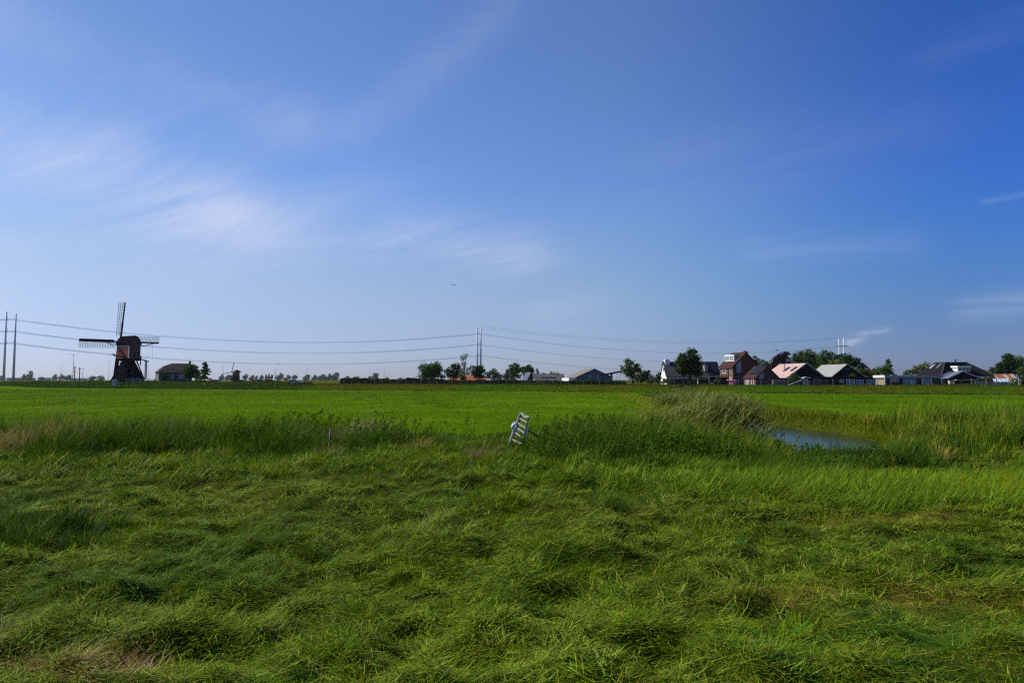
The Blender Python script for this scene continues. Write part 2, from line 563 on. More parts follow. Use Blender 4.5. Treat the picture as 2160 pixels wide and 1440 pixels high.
# ------------------------------------------------------------------ grass of every length
def spots(n, y0, y1, margin=1.2, side=.80, p=0.0):
    "ground points, denser near the viewer"
    v = rng.random(n)
    Y = y0 * (y1 / y0) ** v if p == 0 else (y0 ** p + v * (y1 ** p - y0 ** p)) ** (1 / p)
    X = rng.uniform(-1, 1, n) * (side * Y + margin)
    return X, Y
def P3(X, Y, dz=0.0):
    return np.stack([X, Y, ground(X, Y) + dz], 1)
def uncut(X, Y):
    "0 where the grass was mown, 1 where it still stands"
    yb = np.interp(X, [-14, -9, -5, -1.5, 0, 2, 4, 5.5, 8, 14], [11.5, 13.2, 13.6, 14.2, 13.8, 12.8, 11.6, 10.6, 10.4, 11.2])
    u = sst(-.5, .8, Y - yb + (fbm(X, Y, 1.6, 31) - .5) * 2.6)
    tuft = np.exp(-((X + .2 - (Y - 10.9) * -.6) / .75) ** 2 - ((Y - 10.9) / .35) ** 2)      # the clump left standing mid-way
    tuft2 = np.exp(-((X + 6.3) / .7) ** 2 - ((Y - 8.7) / .55) ** 2) * 1.2
    return np.clip(np.maximum(u, np.maximum(sst(.35, .7, tuft), sst(.35, .7, tuft2))), 0, 1)
G1, G2, G3 = (.092, .172, .003), (.034, .086, .004), (.156, .230, .005)
BLUEG, OLIVE, STRAW, PALE = (.036, .115, .012), (.135, .150, .005), (.30, .24, .05), (.21, .28, .04)
BROWN, PINK = (.19, .115, .035), (.40, .29, .17)

def trodden(X, Y):
    "places where the growth is thin: round the old gate and the stake"
    return 1 - np.maximum(.8 * np.exp(-((X - .12) / .75) ** 2 - ((Y - 18.6) / 2.0) ** 2), .75 * np.exp(-((X + 5.1) / .5) ** 2 - ((Y - 17.8) / 1.5) ** 2))
def mixcol(a, b, t):
    return a * (1 - t[:, None]) + b * t[:, None]

def sheaves(nc, per, y0, y1, accept, lmin, lmax, size, hmax, lean0, lean1, name, label, cols, wts, w0, jit=.3, drymix=None, K=2, fl=None):
    "cut or lodged grass lying in bundles: the blades of one bundle point much the same way"
    X, Y = spots(nc, y0, y1, 1.0)
    k = rng.random(nc) < accept(X, Y)
    X, Y = X[k], Y[k]
    m = len(X)
    ang = ((fbm(X, Y, 2.6, 51, 2) - .5) * 5 - .2 + rng.uniform(-pi, pi, m)) if fl is None else fl(X, Y, m)
    sz = size * rng.uniform(.55, 1.5, m) * (.75 + .035 * np.minimum(Y, 14))
    hh = hmax * rng.random(m) ** 1.8
    tone = rng.uniform(.78, 1.25, m)
    ci = rng.choice(len(cols), m, p=np.array(wts) / sum(wts))
    i = np.repeat(np.arange(m), (per * rng.uniform(.5, 1.4, m)).astype(int))
    n = len(i)
    u, v = rng.normal(0, .5, n) * sz[i], rng.normal(0, .22, n) * sz[i]
    ca_, sa_ = np.cos(ang[i]), np.sin(ang[i])
    bx, by = X[i] + u * ca_ - v * sa_, Y[i] + u * sa_ + v * ca_
    prof = np.exp(-(v / (sz[i] * .3)) ** 2 - (u / (sz[i] * .75)) ** 2)
    z = hh[i] * prof * rng.random(n) ** .6 + .012
    a_ = ang[i] + rng.normal(0, .46, n) + np.sign(v) * .18
    L = rng.uniform(lmin, lmax, n)
    own = palette(n, cols, wts, jit)
    c = np.where((rng.random(n) < .62)[:, None], np.array(cols)[ci[i]] * rng.uniform(1 - jit, 1 + jit, (n, 1)), own) * tone[i][:, None]
    if drymix is not None: c = drymix(c, bx, by, n)
    o = blades(name, P3(bx, by, z), L, rng.uniform(.6, 1.3, n) * w0 * (by / 6) ** .5, a_, rng.uniform(lean0, lean1, n), rng.normal(.15, .4, n), np.clip(c, 0, 1), K)
    return tag(o, label, 'grass', kind='stuff')
def dry_and_dark(c, X, Y, n):
    d = dry(X, Y)
    c = mixcol(c, palette(n, [STRAW, OLIVE, BROWN], [3, 4, 1.5]), (rng.random(n) < .06 + .42 * d).astype(float))
    b_ = sst(.48, .66, fbm(X, Y, 1.7, 61)) * sst(.8, 2.6, np.abs(X))  # bluish green grass towards both sides; also paints in the corner darkening
    return mixcol(c, palette(n, [BLUEG, G2]), b_ * .5)
LIT = [G1, G2, G3, PALE, BLUEG, OLIVE, (.19, .25, .02)]  # mown grass tones; the pale ones also paint light-catching blades
sheaves(10500, 44, 2.8, 15, lambda X, Y: (1 - uncut(X, Y) * .9) * (1 - .93 * dry(X, Y)), .04, .17, .25, .15, 1.1, 1.6, 'mown_grass',
        'freshly mown long grass lying in tangled heaps across the near strip', LIT, [3, 2.6, 4.5, 2.6, .6, 1.8, 3.4], .0082, .4, dry_and_dark)
sheaves(1000, 90, 2.8, 16, lambda X, Y: (1 - .6 * uncut(X, Y)) * sst(.48, .62, fbm(X, Y, 1.6, 57, 2)) * (1 - .95 * dry(X, Y)), .12, .32, .45, .36, .95, 1.55, 'mown_grass',
        'bigger loose heaps of cut grass rising out of the mown strip', LIT, [3, 3, 3, .8, 1.5, 1.2, 1.4], .0078, .4, dry_and_dark)
sheaves(3800, 58, 9, 19.5, lambda X, Y: uncut(X, Y) * (1 - .75 * sst(2, 5, X)) * (1 - .6 * sst(17, 19.5, Y)), .14, .36, .45, .24, .7, 1.55, 'lodged_grass',
        'long green grass flattened by the wind between the mown strip and the bank', LIT, [4, 3.4, 3, 1.6, 1.0, .8, 1.6], .0105, .4)
sheaves(620, 70, 3.2, 6.2, lambda X, Y: sst(1.3, 2.6, X) * (1 - sst(5.4, 6.1, Y)) * .9, .16, .36, .5, .14, 1.2, 1.6, 'mown_grass',
        'long deep green swath combed flat along the near corner', [G2, BLUEG, (.05, .13, .01), G1, STRAW], [4, 3, 3, 1.5, .3], .0062, .35, None, 3, lambda X, Y, m: rng.normal(-.35, .35, m) + pi * (rng.random(m) < .3))
# tussocks still standing among it
def tussocks(nc, per, y0, y1, accept, rad, hmin, hmax, name, label, cols, wts, w0, bias=.15, spread=.9, K=2, hf=None):
    X, Y = spots(nc, y0, y1, 1.5)
    k = rng.random(nc) < accept(X, Y)
    X, Y = X[k], Y[k]
    m = len(X)
    r0 = rad * rng.uniform(.6, 1.4, m)
    hh = rng.uniform(hmin, hmax, m) * (1 if hf is None else hf(X, Y))
    ci = rng.choice(len(cols), m, p=np.array(wts) / sum(wts))
    tone = rng.uniform(.75, 1.2, m)
    i = np.repeat(np.arange(m), (per * rng.uniform(.6, 1.4, m)).astype(int))
    n = len(i)
    ph, q = rng.uniform(0, 2 * pi, n), np.sqrt(rng.random(n))
    bx, by = X[i] + np.cos(ph) * q * r0[i], Y[i] + np.sin(ph) * q * r0[i]
    dxx, dyy = np.cos(ph) * q * spread + bias * 2.2 + rng.normal(0, .25, n), np.sin(ph) * q * spread + rng.normal(0, .25, n)
    lean = np.hypot(dxx, dyy) * .5
    own = palette(n, cols, wts, .25)
    c = np.where((rng.random(n) < .65)[:, None], np.array(cols)[ci[i]] * rng.uniform(.75, 1.25, (n, 1)), own) * tone[i][:, None]
    L = hh[i] * rng.uniform(.5, 1.2, n) * (1 - .3 * q)
    o = blades(name, P3(bx, by, -.02), L, rng.uniform(.6, 1.35, n) * w0 * (by / 8) ** .6, np.arctan2(dyy, dxx), lean, rng.uniform(.1, 1.0, n), np.clip(c, 0, 1), K)
    return tag(o, label, 'grass', kind='stuff')
tussocks(1700, 75, 2.9, 17, lambda X, Y: sst(.42, .6, fbm(X, Y, 1.8, 67, 2)) * (1 - .95 * dry(X, Y)) * (.5 + .5 * uncut(X, Y)), .15, .08, .24, 'grass_tufts',
         'fresh upright grass tufts left standing among the mown heaps', [G1, G2, G3, (.045, .125, .012)], [4, 3, 3, 3], .0060, .02, .8)

# stubble and regrowth between the swaths
n = 270000
X, Y = spots(n, 2.9, 15.5, 1.0)
keep = uncut(X, Y) < .75
X, Y = X[keep], Y[keep]
n = len(X)
dr = dry(X, Y)
c = mixcol(palette(n, [G1, G2, G3, OLIVE], [4, 3, 3, 1.5]), palette(n, [STRAW, OLIVE, BROWN, OLIVE, G3]), (rng.random(n) < .04 + .72 * dr).astype(float))
tall_ = sst(.58, .8, fbm(X, Y, .9, 65, 2)) * (1 - dr)
o = blades('grass_stubble', P3(X, Y, -.01), rng.uniform(.035, .085, n) * (1 + 1.6 * tall_), rng.uniform(.003, .006, n) * (Y / 6) ** .5, rng.uniform(0, 2 * pi, n), np.abs(rng.normal(.35, .3, n)), rng.normal(.3, .4, n), c, 2)
tag(o, 'short green and yellowed stubble growing up between the mown heaps', 'grass', kind='stuff')

tussocks(260, 130, 10, 12.2, lambda X, Y: np.exp(-((X - .25) / .62) ** 2 - ((Y - 11.25 + (X - .25) * .45) / .20) ** 2) * 6, .15, .32, .46, 'uncut_tuft',
         'long dark clump of uncut grass left standing alone in the mown strip', [G2, G1, (.030, .09, .006)], [4, 2, 3], .0065, .16, .7)
tussocks(400, 150, 7.6, 10, lambda X, Y: np.exp(-((X + 6.2) / .75) ** 2 - ((Y - 8.7) / .5) ** 2) * 6, .2, .34, .55, 'uncut_tuft',
         'big dark clump of rank grass standing near the picture edge', [G2, (.028, .075, .012), BLUEG, PALE], [4, 3, 2, .4], .0075, .1, .9)
sheaves(520, 55, 4.2, 5.4, lambda X, Y: np.exp(-((X + 3.2) / .42) ** 2 - ((Y - 4.72) / .26) ** 2) * 1.6, .1, .3, .3, .12, .9, 1.6, 'dead_grass',
        'dead pinkish brown grass lying in the near corner of the mown strip', [PINK, BROWN, STRAW, (.20, .12, .05)], [3, 2, 2, 2], .0085, .3)

# rough standing grass behind the mown strip, combed over by the wind
n = 230000
X, Y = spots(n, 8, 21, 1.5)
keep = rng.random(n) < uncut(X, Y) * (1 - sst(18, 21, Y) * .6) * (.45 + .55 * sst(1, 4, X))
X, Y = X[keep], Y[keep]
n = len(X)
rt = sst(1, 5, X)
clump = fbm(X, Y, .9, 71, 2)
L = rng.uniform(.16, .42, n) * (.55 + .9 * clump) * (.85 + .35 * rt) * (.25 + .75 * trodden(X, Y)) * (1 - .6 * sst(7, 9, X) * (1 - sst(13.5, 15, X)) * sst(14.5, 17, Y))
wind = (fbm(X, Y, 2.2, 73, 2) - .5) * 2.4 + rng.normal(0, .5, n)
c = palette(n, [G1, G2, G3, OLIVE, PALE, BLUEG], [4, 4, 2.5, 1.2, .6, .8])
oliv = sst(.5, .68, fbm(X, Y, 3.0, 75))
c = mixcol(c, palette(n, [OLIVE, G1, G3], [2, 2, 3]), oliv * .6)
o = blades('rough_grass', P3(X, Y, -.02), L, rng.uniform(.0045, .0095, n) * (Y / 9) ** .6, wind, np.abs(rng.normal(.45, .3, n)) + .15 + .3 * (1 - rt) * (1 - sst(16, 19, Y)), rng.uniform(.2, 1.5, n), c, 3)
tag(o, 'knee high uncut grass leaning with the wind behind the mown strip', 'grass', kind='stuff')

# tall bank vegetation in front of the meadow and along the ditch
def bank(X, Y):
    "height of the tall growth, metres"
    b = np.interp(X, [-22, -14, -9.5, -7.2, -6, -4.6, -3.4, -2.6, -2.0, -1.2, -.4, 1.2, 3, 8, 12, 16, 24], [.66, .66, .64, .7, .6, .48, .42, .42, .28, .12, .36, .66, .66, .62, .55, .8, 1.0])
    a0 = np.interp(X, [-22, -12, -3, 0, 6, 12, 24], [15, 16, 17, 16, 15, 14, 13])
    a1 = np.interp(X, [-22, -12, -5, -3, -1.2, 0, 3, 7, 24], [27, 26, 25.5, 24.5, 24, 25, 27, 31, 36])
    h = b * sst(-1, 2.5, Y - a0) * (1 - sst(-2.5, 1, Y - a1 + (fbm(X, Y, 2.5, 81) - .5) * 4))
    e = ditch_edge(X, Y)
    hb = .5 * sst(-.1, .35, e) * (1 - sst(1.6, 3.8, e)) * (1 - .45 * sst(45, 75, Y))
    h = np.where(e < -.05, 0, h * sst(.0, .8, e))
    h = h * (1 - .9 * sst(7.5, 9.5, X) * (1 - sst(13.2, 15, X)) * (1 - sst(24, 26, Y)))
    h = h * (.02 + 1.45 * sst(.28, .68, fbm(X, Y, 1.7, 83, 3)))
    return np.where(e < -.05, 0, np.maximum(h, hb * (.55 + .6 * fbm(X, Y, 1.2, 85, 2)))) * trodden(X, Y)
n = 260000
X, Y = spots(n, 13, 90, 2.0)
hh = bank(X, Y)
e = ditch_edge(X, Y)
ok = (hh > .07) & (rng.random(n) < np.where(Y > 40, .75, 1)) & ((Y < 38) | (e < 5))
X, Y, hh, e = X[ok], Y[ok], hh[ok], e[ok]
n = len(X)
c = palette(n, [(.055, .125, .012), G2, (.085, .15, .014), OLIVE, BLUEG, PALE], [3, 5, 1.5, .8, 1.4, .5], .3)  # PALE paints bright blade highlights into the bank grass
dry_l = np.exp(-((X + 14.2) / 1.7) ** 2 - ((Y - 19) / 2.2) ** 2) * sst(.3, .55, fbm(X, Y, .8, 89))                      # the straw-coloured stand on the far side
dry_m = np.exp(-((X + 5.1) / .75) ** 2 - ((Y - 23.2) / 1.5) ** 2)
ol = sst(.5, .72, fbm(X, Y, 2.6, 87)) * .6 + .55 * sst(22, 30, Y) * (X > 5) * (e < 4)
c = mixcol(c, palette(n, [OLIVE, STRAW, G3], [3, .8, 2]), (rng.random(n) < ol).astype(float))
c = mixcol(c, palette(n, [STRAW, PINK]), (rng.random(n) < np.clip(dry_l * 1.1, 0, .85)).astype(float))
c = mixcol(c, palette(n, [PINK]), (rng.random(n) < np.clip(dry_m * 1.2, 0, .9)).astype(float))
L = hh * rng.uniform(.55, 1.25, n) + .06
o = blades('tall_bank_grass', P3(X, Y, -.02), L, rng.uniform(.008, .019, n) * (Y / 18) ** .75, rng.normal(-.1, 1.3, n), np.abs(rng.normal(.2, .17, n)), rng.uniform(.1, 1.1, n), c, 2)
tag(o, 'tall dark green grass standing on the ditch banks before the meadow', 'grass', kind='stuff')

DARKG = [(.036, .098, .010), (.052, .125, .011), (.085, .165, .010), (.030, .085, .014), (.22, .29, .05)]  # dark greens, the last pale tone painting glints on a few blades
tussocks(2300, 120, 15, 38, lambda X, Y: np.where((bank(X, Y) > .22) & (ditch_edge(X, Y) > .35), 1, 0) * sst(.3, .55, fbm(X, Y, 2.0, 95)), .34, .9, 1.35, 'bank_tussocks',
         'coarse dark tussocks crowding the bank before the meadow', DARKG, [3, 3, 2, 2.4, .5], .0095, .12, 1.1, 2, hf=lambda X, Y: bank(X, Y))

tussocks(900, 110, 14, 27, lambda X, Y: np.clip(np.exp(-((X + 14.3) / 1.9) ** 2 - ((Y - 19) / 2.3) ** 2) * 1.1 + 1.6 * np.exp(-((X + 5.15) / .6) ** 2 - ((Y - 22.6) / 1.2) ** 2) + .12 * np.exp(-((X + 2.3) / .9) ** 2 - ((Y - 20) / 1.5) ** 2) + .05 * (Y > 17), 0, 1), .26, .5, .85, 'dry_grass',
         'pale straw coloured dry grass stands among the green bank growth', [PINK, STRAW, (.20, .14, .06), OLIVE], [4, 2, 2, 1], .008, .18, .9)

# seed heads on thin stems rising over the bank grass
n = 5200
X, Y = spots(n, 15, 34, 2.0)
hh = bank(X, Y)
p = .10 + .9 * np.exp(-((X + 14.2) / 1.9) ** 2 - ((Y - 19) / 2.4) ** 2) + .9 * np.exp(-((X + 5.1) / .8) ** 2 - ((Y - 23.2) / 1.6) ** 2)
ok = (hh > .2) & (rng.random(n) < p * 1.2)
X, Y, hh = X[ok], Y[ok], hh[ok]
n = len(X)
Q = P3(X, Y)
Lh = hh * rng.uniform(1.0, 1.35, n) + .12
tilt = rng.normal(.18, .12, n)
top = Q + np.stack([np.sin(tilt) * Lh, rng.normal(0, .04, n), np.cos(tilt) * Lh], 1)
m_ = 14
HP = np.repeat(top, m_, 0) + rng.normal(0, 1, (n * m_, 3)) * np.array([.014, .012, .05]) * 1.0
so = leaves('grass_seed_heads', HP, .022, palette(n * m_, [PINK, STRAW, (.19, .13, .06)]), GRASS)
st = blades('stems', Q, Lh, np.full(n, .007) * (Y / 18), np.zeros(n), tilt, np.zeros(n), palette(n, [OLIVE, STRAW]), 2, parent=so)
tag(so, 'pale pinkish grass seed heads nodding over the tall bank growth', 'grass', kind='stuff')

# nettles and docks: leafy stems at the near bank of the ditch
n = 5200
X, Y = spots(n, 15.5, 26, 2.0)
e = ditch_edge(X, Y)
zone = sst(-.6, 1.2, X) * (1 - sst(13.5, 15.5, X)) * (e > .15) * (1 - .85 * sst(8, 9.5, X) * (1 - sst(13.4, 14.5, X)))
left_ = np.exp(-((X + 6.8) / 3.0) ** 2) * .9
ok = rng.random(n) < (zone + left_ * (Y > 17.5)) * sst(.38, .6, fbm(X, Y, 1.6, 91)) * trodden(X, Y)
X, Y = X[ok], Y[ok]
n = len(X)
hN = rng.uniform(.3, .66, n) * (1 - .45 * sst(8, 9.5, X) * (1 - sst(13.4, 14.5, X)) * (Y < 25)) * np.where(X < 7.5, 1.3, 1)
m_ = 40
t = rng.random((n, m_)) ** .8
ang = rng.uniform(0, 2 * pi, (n, m_))
rad = (.03 + .13 * (1 - t)) * rng.uniform(.4, 1.2, (n, m_))
Q = P3(X, Y)
LP = Q[:, None, :] + np.stack([np.cos(ang) * rad + .12 * t ** 2, np.sin(ang) * rad, t * hN[:, None]], -1)
cN = palette(n, [(.048, .105, .008), (.064, .120, .010), (.10, .10, .016), (.05, .11, .016)], [4, 3, .8, 2])
no = leaves('nettles', LP.reshape(-1, 3), .06, np.repeat(cN, m_, 0) * rng.uniform(.75, 1.25, (n * m_, 1)), LEAF, flat=.25)
blades('stems', Q, hN, np.full(n, .012), np.zeros(n), np.full(n, .12), np.zeros(n), cN * .9, 2, parent=no)
tag(no, 'dark leafy nettles crowding the near end of the ditch', 'nettles', kind='stuff')

# grass hanging over the water's edge on both sides of the ditch
n = 120000
Y = 24 + 64 * rng.random(n) ** 1.6
side = np.where(rng.random(n) < .62, 1, -1)
off = rng.uniform(-.05, 1, n) ** 1.2 * 3.2
off = np.where(np.isnan(off), 0, off)
X = np.interp(Y, DY, DX) + side * (np.interp(Y, DY, DH) + off)
e = ditch_edge(X, Y)
ok = (e > -.12) & (Y > 27.5 + rng.normal(0, .8, len(Y))) & ~((side < 0) & (Y < 36))
X, Y, side, e = X[ok], Y[ok], side[ok], e[ok]
n = len(X)
cl_ = fbm(X, Y, 1.1, 97, 2)
c = palette(n, [(.17, .19, .010), G1, G3, (.18, .19, .014), STRAW, G2], [3, 3, 3, 3, .6, 1])
o = blades('waterside_grass', P3(X, Y, -.02), rng.uniform(.16, .42, n) * (.5 + 1.1 * cl_) * (.5 + .5 * sst(0, .9, e)), rng.uniform(.010, .022, n) * (Y / 30) ** .6, np.where(side > 0, pi, 0) + rng.normal(0, .9, n), np.abs(rng.normal(.35, .2, n)), rng.uniform(.3, 1.4, n), c, 2)
tag(o, 'yellowish green grass hanging over the edges of the ditch', 'grass', kind='stuff')

# the stand of reeds beside the water, bent over by the wind
def reed_stand(name, pts, hmin, hmax, label, lean0=.3, cl=((.11, .135, .022), (.15, .16, .03), (.24, .22, .07), (.06, .11, .016))):
    n = len(pts)
    X, Y = pts[:, 0], pts[:, 1]
    Q = np.stack([X, Y, np.maximum(ground(X, Y), -.75)], 1)
    hR = rng.uniform(hmin, hmax, n)
    lean = np.abs(rng.normal(lean0, .1, n))
    k = 7
    tt = rng.uniform(.25, 1.0, (n, k))
    # stems
    so = blades(name, Q, hR, np.full(n, .016), rng.normal(-.1, .35, n), lean, np.full(n, .55), palette(n, cl[1:3]), 4)
    th = lean[:, None] + .55 * tt * .5
    LQ = Q[:, None, :] + np.stack([np.sin(th) * tt * hR[:, None], 0 * tt, np.cos(th) * tt * hR[:, None]], -1)
    N = n * k
    Lf = rng.uniform(.35, .75, N)
    lo = blades('reed_leaves', LQ.reshape(-1, 3), Lf, rng.uniform(.024, .046, N), rng.normal(-.1, .75, N), rng.uniform(.35, .9, N), rng.uniform(.3, 1.5, N), palette(N, cl, [4, 3, 1.2, 3]), 3, parent=so)
    # plumes
    th = lean + .3
    tp = Q + np.stack([np.sin(th) * hR, 0 * hR, np.cos(th) * hR], 1)
    sel = rng.random(n) < .3
    m2 = 8
    PP = np.repeat(tp[sel], m2, 0) + rng.normal(0, 1, (sel.sum() * m2, 3)) * np.array([.06, .03, .07])
    leaves('plumes', PP, .06, palette(len(PP), [(.20, .17, .07), (.27, .24, .11)]), GRASS, parent=so)
    return tag(so, label, 'reeds', kind='stuff')
n = 680
u = rng.random(n)
ry = 26.3 + 8.0 * u + rng.normal(0, .5, n)
rx = np.interp(ry, DY, DX) - np.interp(ry, DY, DH) - rng.uniform(.1, 2.6, n) * (1 - .15 * u)
reed_stand('reed_bed', np.stack([rx, ry], 1), 1.0, 1.62, 'tall feathery reeds bent by the wind over the open water')
n = 420
reed_stand('reed_bed', np.stack([rng.normal(7.6, 1.1, n), rng.normal(27.5, 1.6, n)], 1), .55, 1.05, 'lower pale green reeds spreading along the bank towards the gate', .3)
n = 300
reed_stand('reed_bed', np.stack([rng.normal(11.6, .7, n), rng.normal(50, 1.3, n)], 1), .5, .95, 'smaller dark clump of reeds where the ditch narrows', .08)
n = 130
reed_stand('reed_bed', np.stack([rng.normal(19.6, 1.0, n), rng.normal(80, 1.6, n)], 1), .5, 1.1, 'sparse tall reeds growing below the sloping railing', .08)

# meadow sward
n = 500000
X, Y = spots(n, 22, 150, 3.0, .98)
s = dike_s(X, Y)
e = ditch_edge(X, Y)
ok = (s < 1) & (e > 1.0)
X, Y = X[ok], Y[ok]
n = len(X)
tus = sst(.66, .76, fbm(X, Y * .5, 2.2, 101)) * (rng.random(n) < .7)
L = (.03 + .0006 * Y) * rng.uniform(.6, 1.3, n) * (1 + 1.0 * tus)
c = palette(n, [(.078, .158, .003), (.066, .138, .003), (.094, .168, .004), (.10, .138, .005)], [4, 3, 2, 1], .07)
c = mixcol(c, palette(n, [(.036, .085, .010)]), tus * .4) * (.82 + .56 * fbm(X * .4, Y, 8, 25))[:, None]
o = blades('meadow_grass', P3(X, Y, -.01), L, .006 + .0006 * Y * rng.uniform(.6, 1.2, n), rng.uniform(0, 2 * pi, n), np.abs(rng.normal(.5, .3, n)), rng.normal(.2, .3, n), c, 2)
tag(o, 'flat bright green meadow grass reaching to the dike', 'grass', kind='stuff')

# grass on the dike slope
n = 130000
Xd = rng.uniform(-135, 95, n)
sd_ = rng.uniform(0, 20, n)
Yd = 117 - .44 * Xd + sd_
ok = (np.abs(Xd) < 1.05 * Yd)
Xd, Yd, sd_ = Xd[ok], Yd[ok], sd_[ok]
n = len(Xd)
red = sst(.38, .6, fbm(Xd, Yd, 9, 21) + (sd_ - 6) * .03) * (Xd > -48)
tall_ = sst(13, 16, sd_) * .2 + sst(.6, .8, fbm(Xd, Yd * .4, 3, 111)) * .4
c = mixcol(palette(n, [(.044, .095, .008), (.055, .105, .009)]), palette(n, [(.064, .076, .006), (.074, .064, .010), (.058, .086, .005), (.10, .09, .02)], [4, 1.2, 5, .4]), red * .85)
o = blades('dike_grass', P3(Xd, Yd, -.02), rng.uniform(.09, .2, n) * (1 + 1.4 * tall_), rng.uniform(.05, .10, n), rng.uniform(0, 2 * pi, n), np.abs(rng.normal(.35, .25, n)), rng.normal(.2, .3, n), c, 2)
tag(o, 'rough olive and reddish grass covering the slope of the dike', 'grass', kind='stuff')

# dark reeds and nettles along the foot of the dike before the windmill
def thicket(name, X, Y, h, size, cols, label, weights=None, cat='undergrowth'):
    n = len(X)
    t = rng.random(n) ** .75
    P = P3(X, Y) + np.stack([rng.normal(0, .1, n), rng.normal(0, .1, n), t * h * 1.0], 1)
    o = leaves(name, P, size, palette(n, cols, weights, .3), LEAF, flat=.2)
    return tag(o, label, cat, kind='stuff')
n = 42000
Xt = rng.uniform(-140, -44, n)
st_ = rng.uniform(.5, 13, n)
Yt = 117 - .44 * Xt + st_
ok = rng.random(n) < (1 - sst(-56, -44, Xt) * .93)
Xt, Yt, st_ = Xt[ok], Yt[ok], st_[ok]
hT = .12 + .85 * fbm(Xt, Yt, 5, 121) * sst(0, 3, st_)
thicket('undergrowth', Xt, Yt, hT, .34, [(.036, .078, .013), (.05, .105, .015), (.07, .12, .02), (.12, .115, .03)], 'dense dark green reeds and nettles along the far edge of the meadow', [4, 4, 2, .7])
n = 7000
Xt = rng.uniform(-75, -44, n)
Yt = 117 - .44 * Xt + rng.uniform(10, 15, n)
thicket('dry_undergrowth', Xt, Yt, .2 + .35 * fbm(Xt, Yt, 4, 125), .24, [(.075, .075, .02), (.12, .10, .035), (.05, .07, .014)], 'straw coloured weeds on the bank before the parked cars')
n = 15000
Xt = rng.uniform(0, 93, n)
Yt = 117 - .44 * Xt + rng.uniform(13, 19, n)
thicket('undergrowth', Xt, Yt, (.04 + .34 * sst(.5, .8, fbm(Xt, Yt, 3.5, 127))), .18, [(.035, .062, .012), (.05, .08, .018), (.09, .09, .02)], 'weeds growing along the dike crest before the houses')
n = 4500
Xt = rng.uniform(-60, 95, n)
Yt = 117 - .44 * Xt + rng.uniform(-1.2, .8, n)
ok = rng.random(n) < sst(.5, .65, fbm(Xt, Yt, 6, 129))
thicket('undergrowth', Xt[ok], Yt[ok], .22, .2, [(.022, .05, .010), (.035, .07, .012)], 'low dark weeds in a broken line at the foot of the dike')
# ------------------------------------------------------------------ building materials
WHITE = mat('white_paint', (.78, .78, .76), .5, (.68, .68, .67))
WHITEWALL = mat('white_render', (.74, .74, .72), .85, (.62, .62, .60))
GLASS = mat('window_glass', (.03, .035, .04), .08, (.02, .024, .03), spec=.5)
GLASSPALE = mat('curtained_glass', (.30, .33, .34), .2, (.18, .21, .23), 1.2, spec=.5)
GLASSBLUE = mat('blue_glass', (.16, .30, .36), .15, (.10, .20, .26), 1.2, spec=.5)
BRICK = brick_mat('red_brick', (.14, .042, .027), (.105, .034, .024), (.13, .10, .085))
DBRICK = brick_mat('brown_brick', (.075, .05, .04), (.055, .038, .03), (.11, .10, .09))
GREYBRICK = brick_mat('grey_brick', (.10, .095, .095), (.08, .075, .075), (.13, .13, .13))
RTILE = wave_mat('red_brown_tiles', (.062, .030, .025), (.042, .023, .020), 2.2, 'Z')
DTILE = wave_mat('dark_tiles', (.019, .017, .019), (.012, .011, .013), 2.2, 'Y', .85, .01)
DTILEX = wave_mat('dark_grey_tiles', (.072, .066, .062), (.045, .042, .040), 1.9, 'X')
FARMTILE = wave_mat('weathered_brown_tiles', (.062, .05, .046), (.038, .032, .032), 2.0, 'X')
ORANGE = wave_mat('orange_tiles', (.42, .13, .055), (.30, .085, .04), 2.0, 'X')
PINKROOF = wave_mat('faded_red_sheets', (.50, .37, .35), (.40, .25, .22), 1.6, 'Y')
GREYROOF = wave_mat('grey_sheets', (.32, .32, .31), (.23, .23, .23), 1.6, 'Y')
BROWNROOF = wave_mat('brown_grey_sheets', (.24, .20, .17), (.15, .13, .115), 1.4, 'X')
BLUEROOF = mat('blue_solar_roof', (.05, .075, .13), .55, (.03, .05, .09), .8, spec=.2)
SOLAR = mat('solar_panels', (.010, .010, .017), .4, (.014, .013, .02), .8, spec=.15)
RUST = wave_mat('rusty_corrugated_sheets', (.30, .11, .06), (.20, .07, .045), 2.2, 'Y')
RUSTPALE = wave_mat('pale_corrugated_sheets', (.42, .32, .26), (.30, .22, .18), 2.2, 'Y')
BLACKWOOD = wave_mat('black_boards', (.015, .015, .021), (.009, .009, .013), 2.5, 'Z', .8, .02)
NAVY = wave_mat('dark_blue_boards', (.028, .032, .052), (.018, .020, .034), 2.5, 'Z', .6)
TANWOOD = wave_mat('tan_boards', (.30, .24, .17), (.20, .16, .12), 2.5, 'X')
GREYWALL = mat('grey_cladding', (.13, .15, .18), .7, (.10, .12, .15))
GREYWOOD = mat('weathered_grey_wood', (.34, .33, .31), .85, (.19, .18, .17), 3, stretch=(1, 1, .15))
DARKWOOD = mat('dark_wood', (.05, .05, .052), .8, (.028, .028, .03), 3)
GREENWOOD = mat('dark_green_wood', (.028, .042, .038), .7, (.018, .026, .026), 3)
PALEWOOD = mat('bleached_wood', (.48, .46, .42), .85, (.33, .31, .28), 3)
METAL = mat('galvanised_metal', (.42, .44, .47), .45, (.34, .36, .39), 2, metal=.5)
POLEPAINT = mat('pale_grey_pole_paint', (.56, .58, .62), .5, (.48, .50, .54), .4)
ZINC = mat('zinc', (.34, .36, .38), .5, (.25, .27, .29))
CONC = mat('concrete', (.36, .35, .33), .9, (.26, .25, .24))

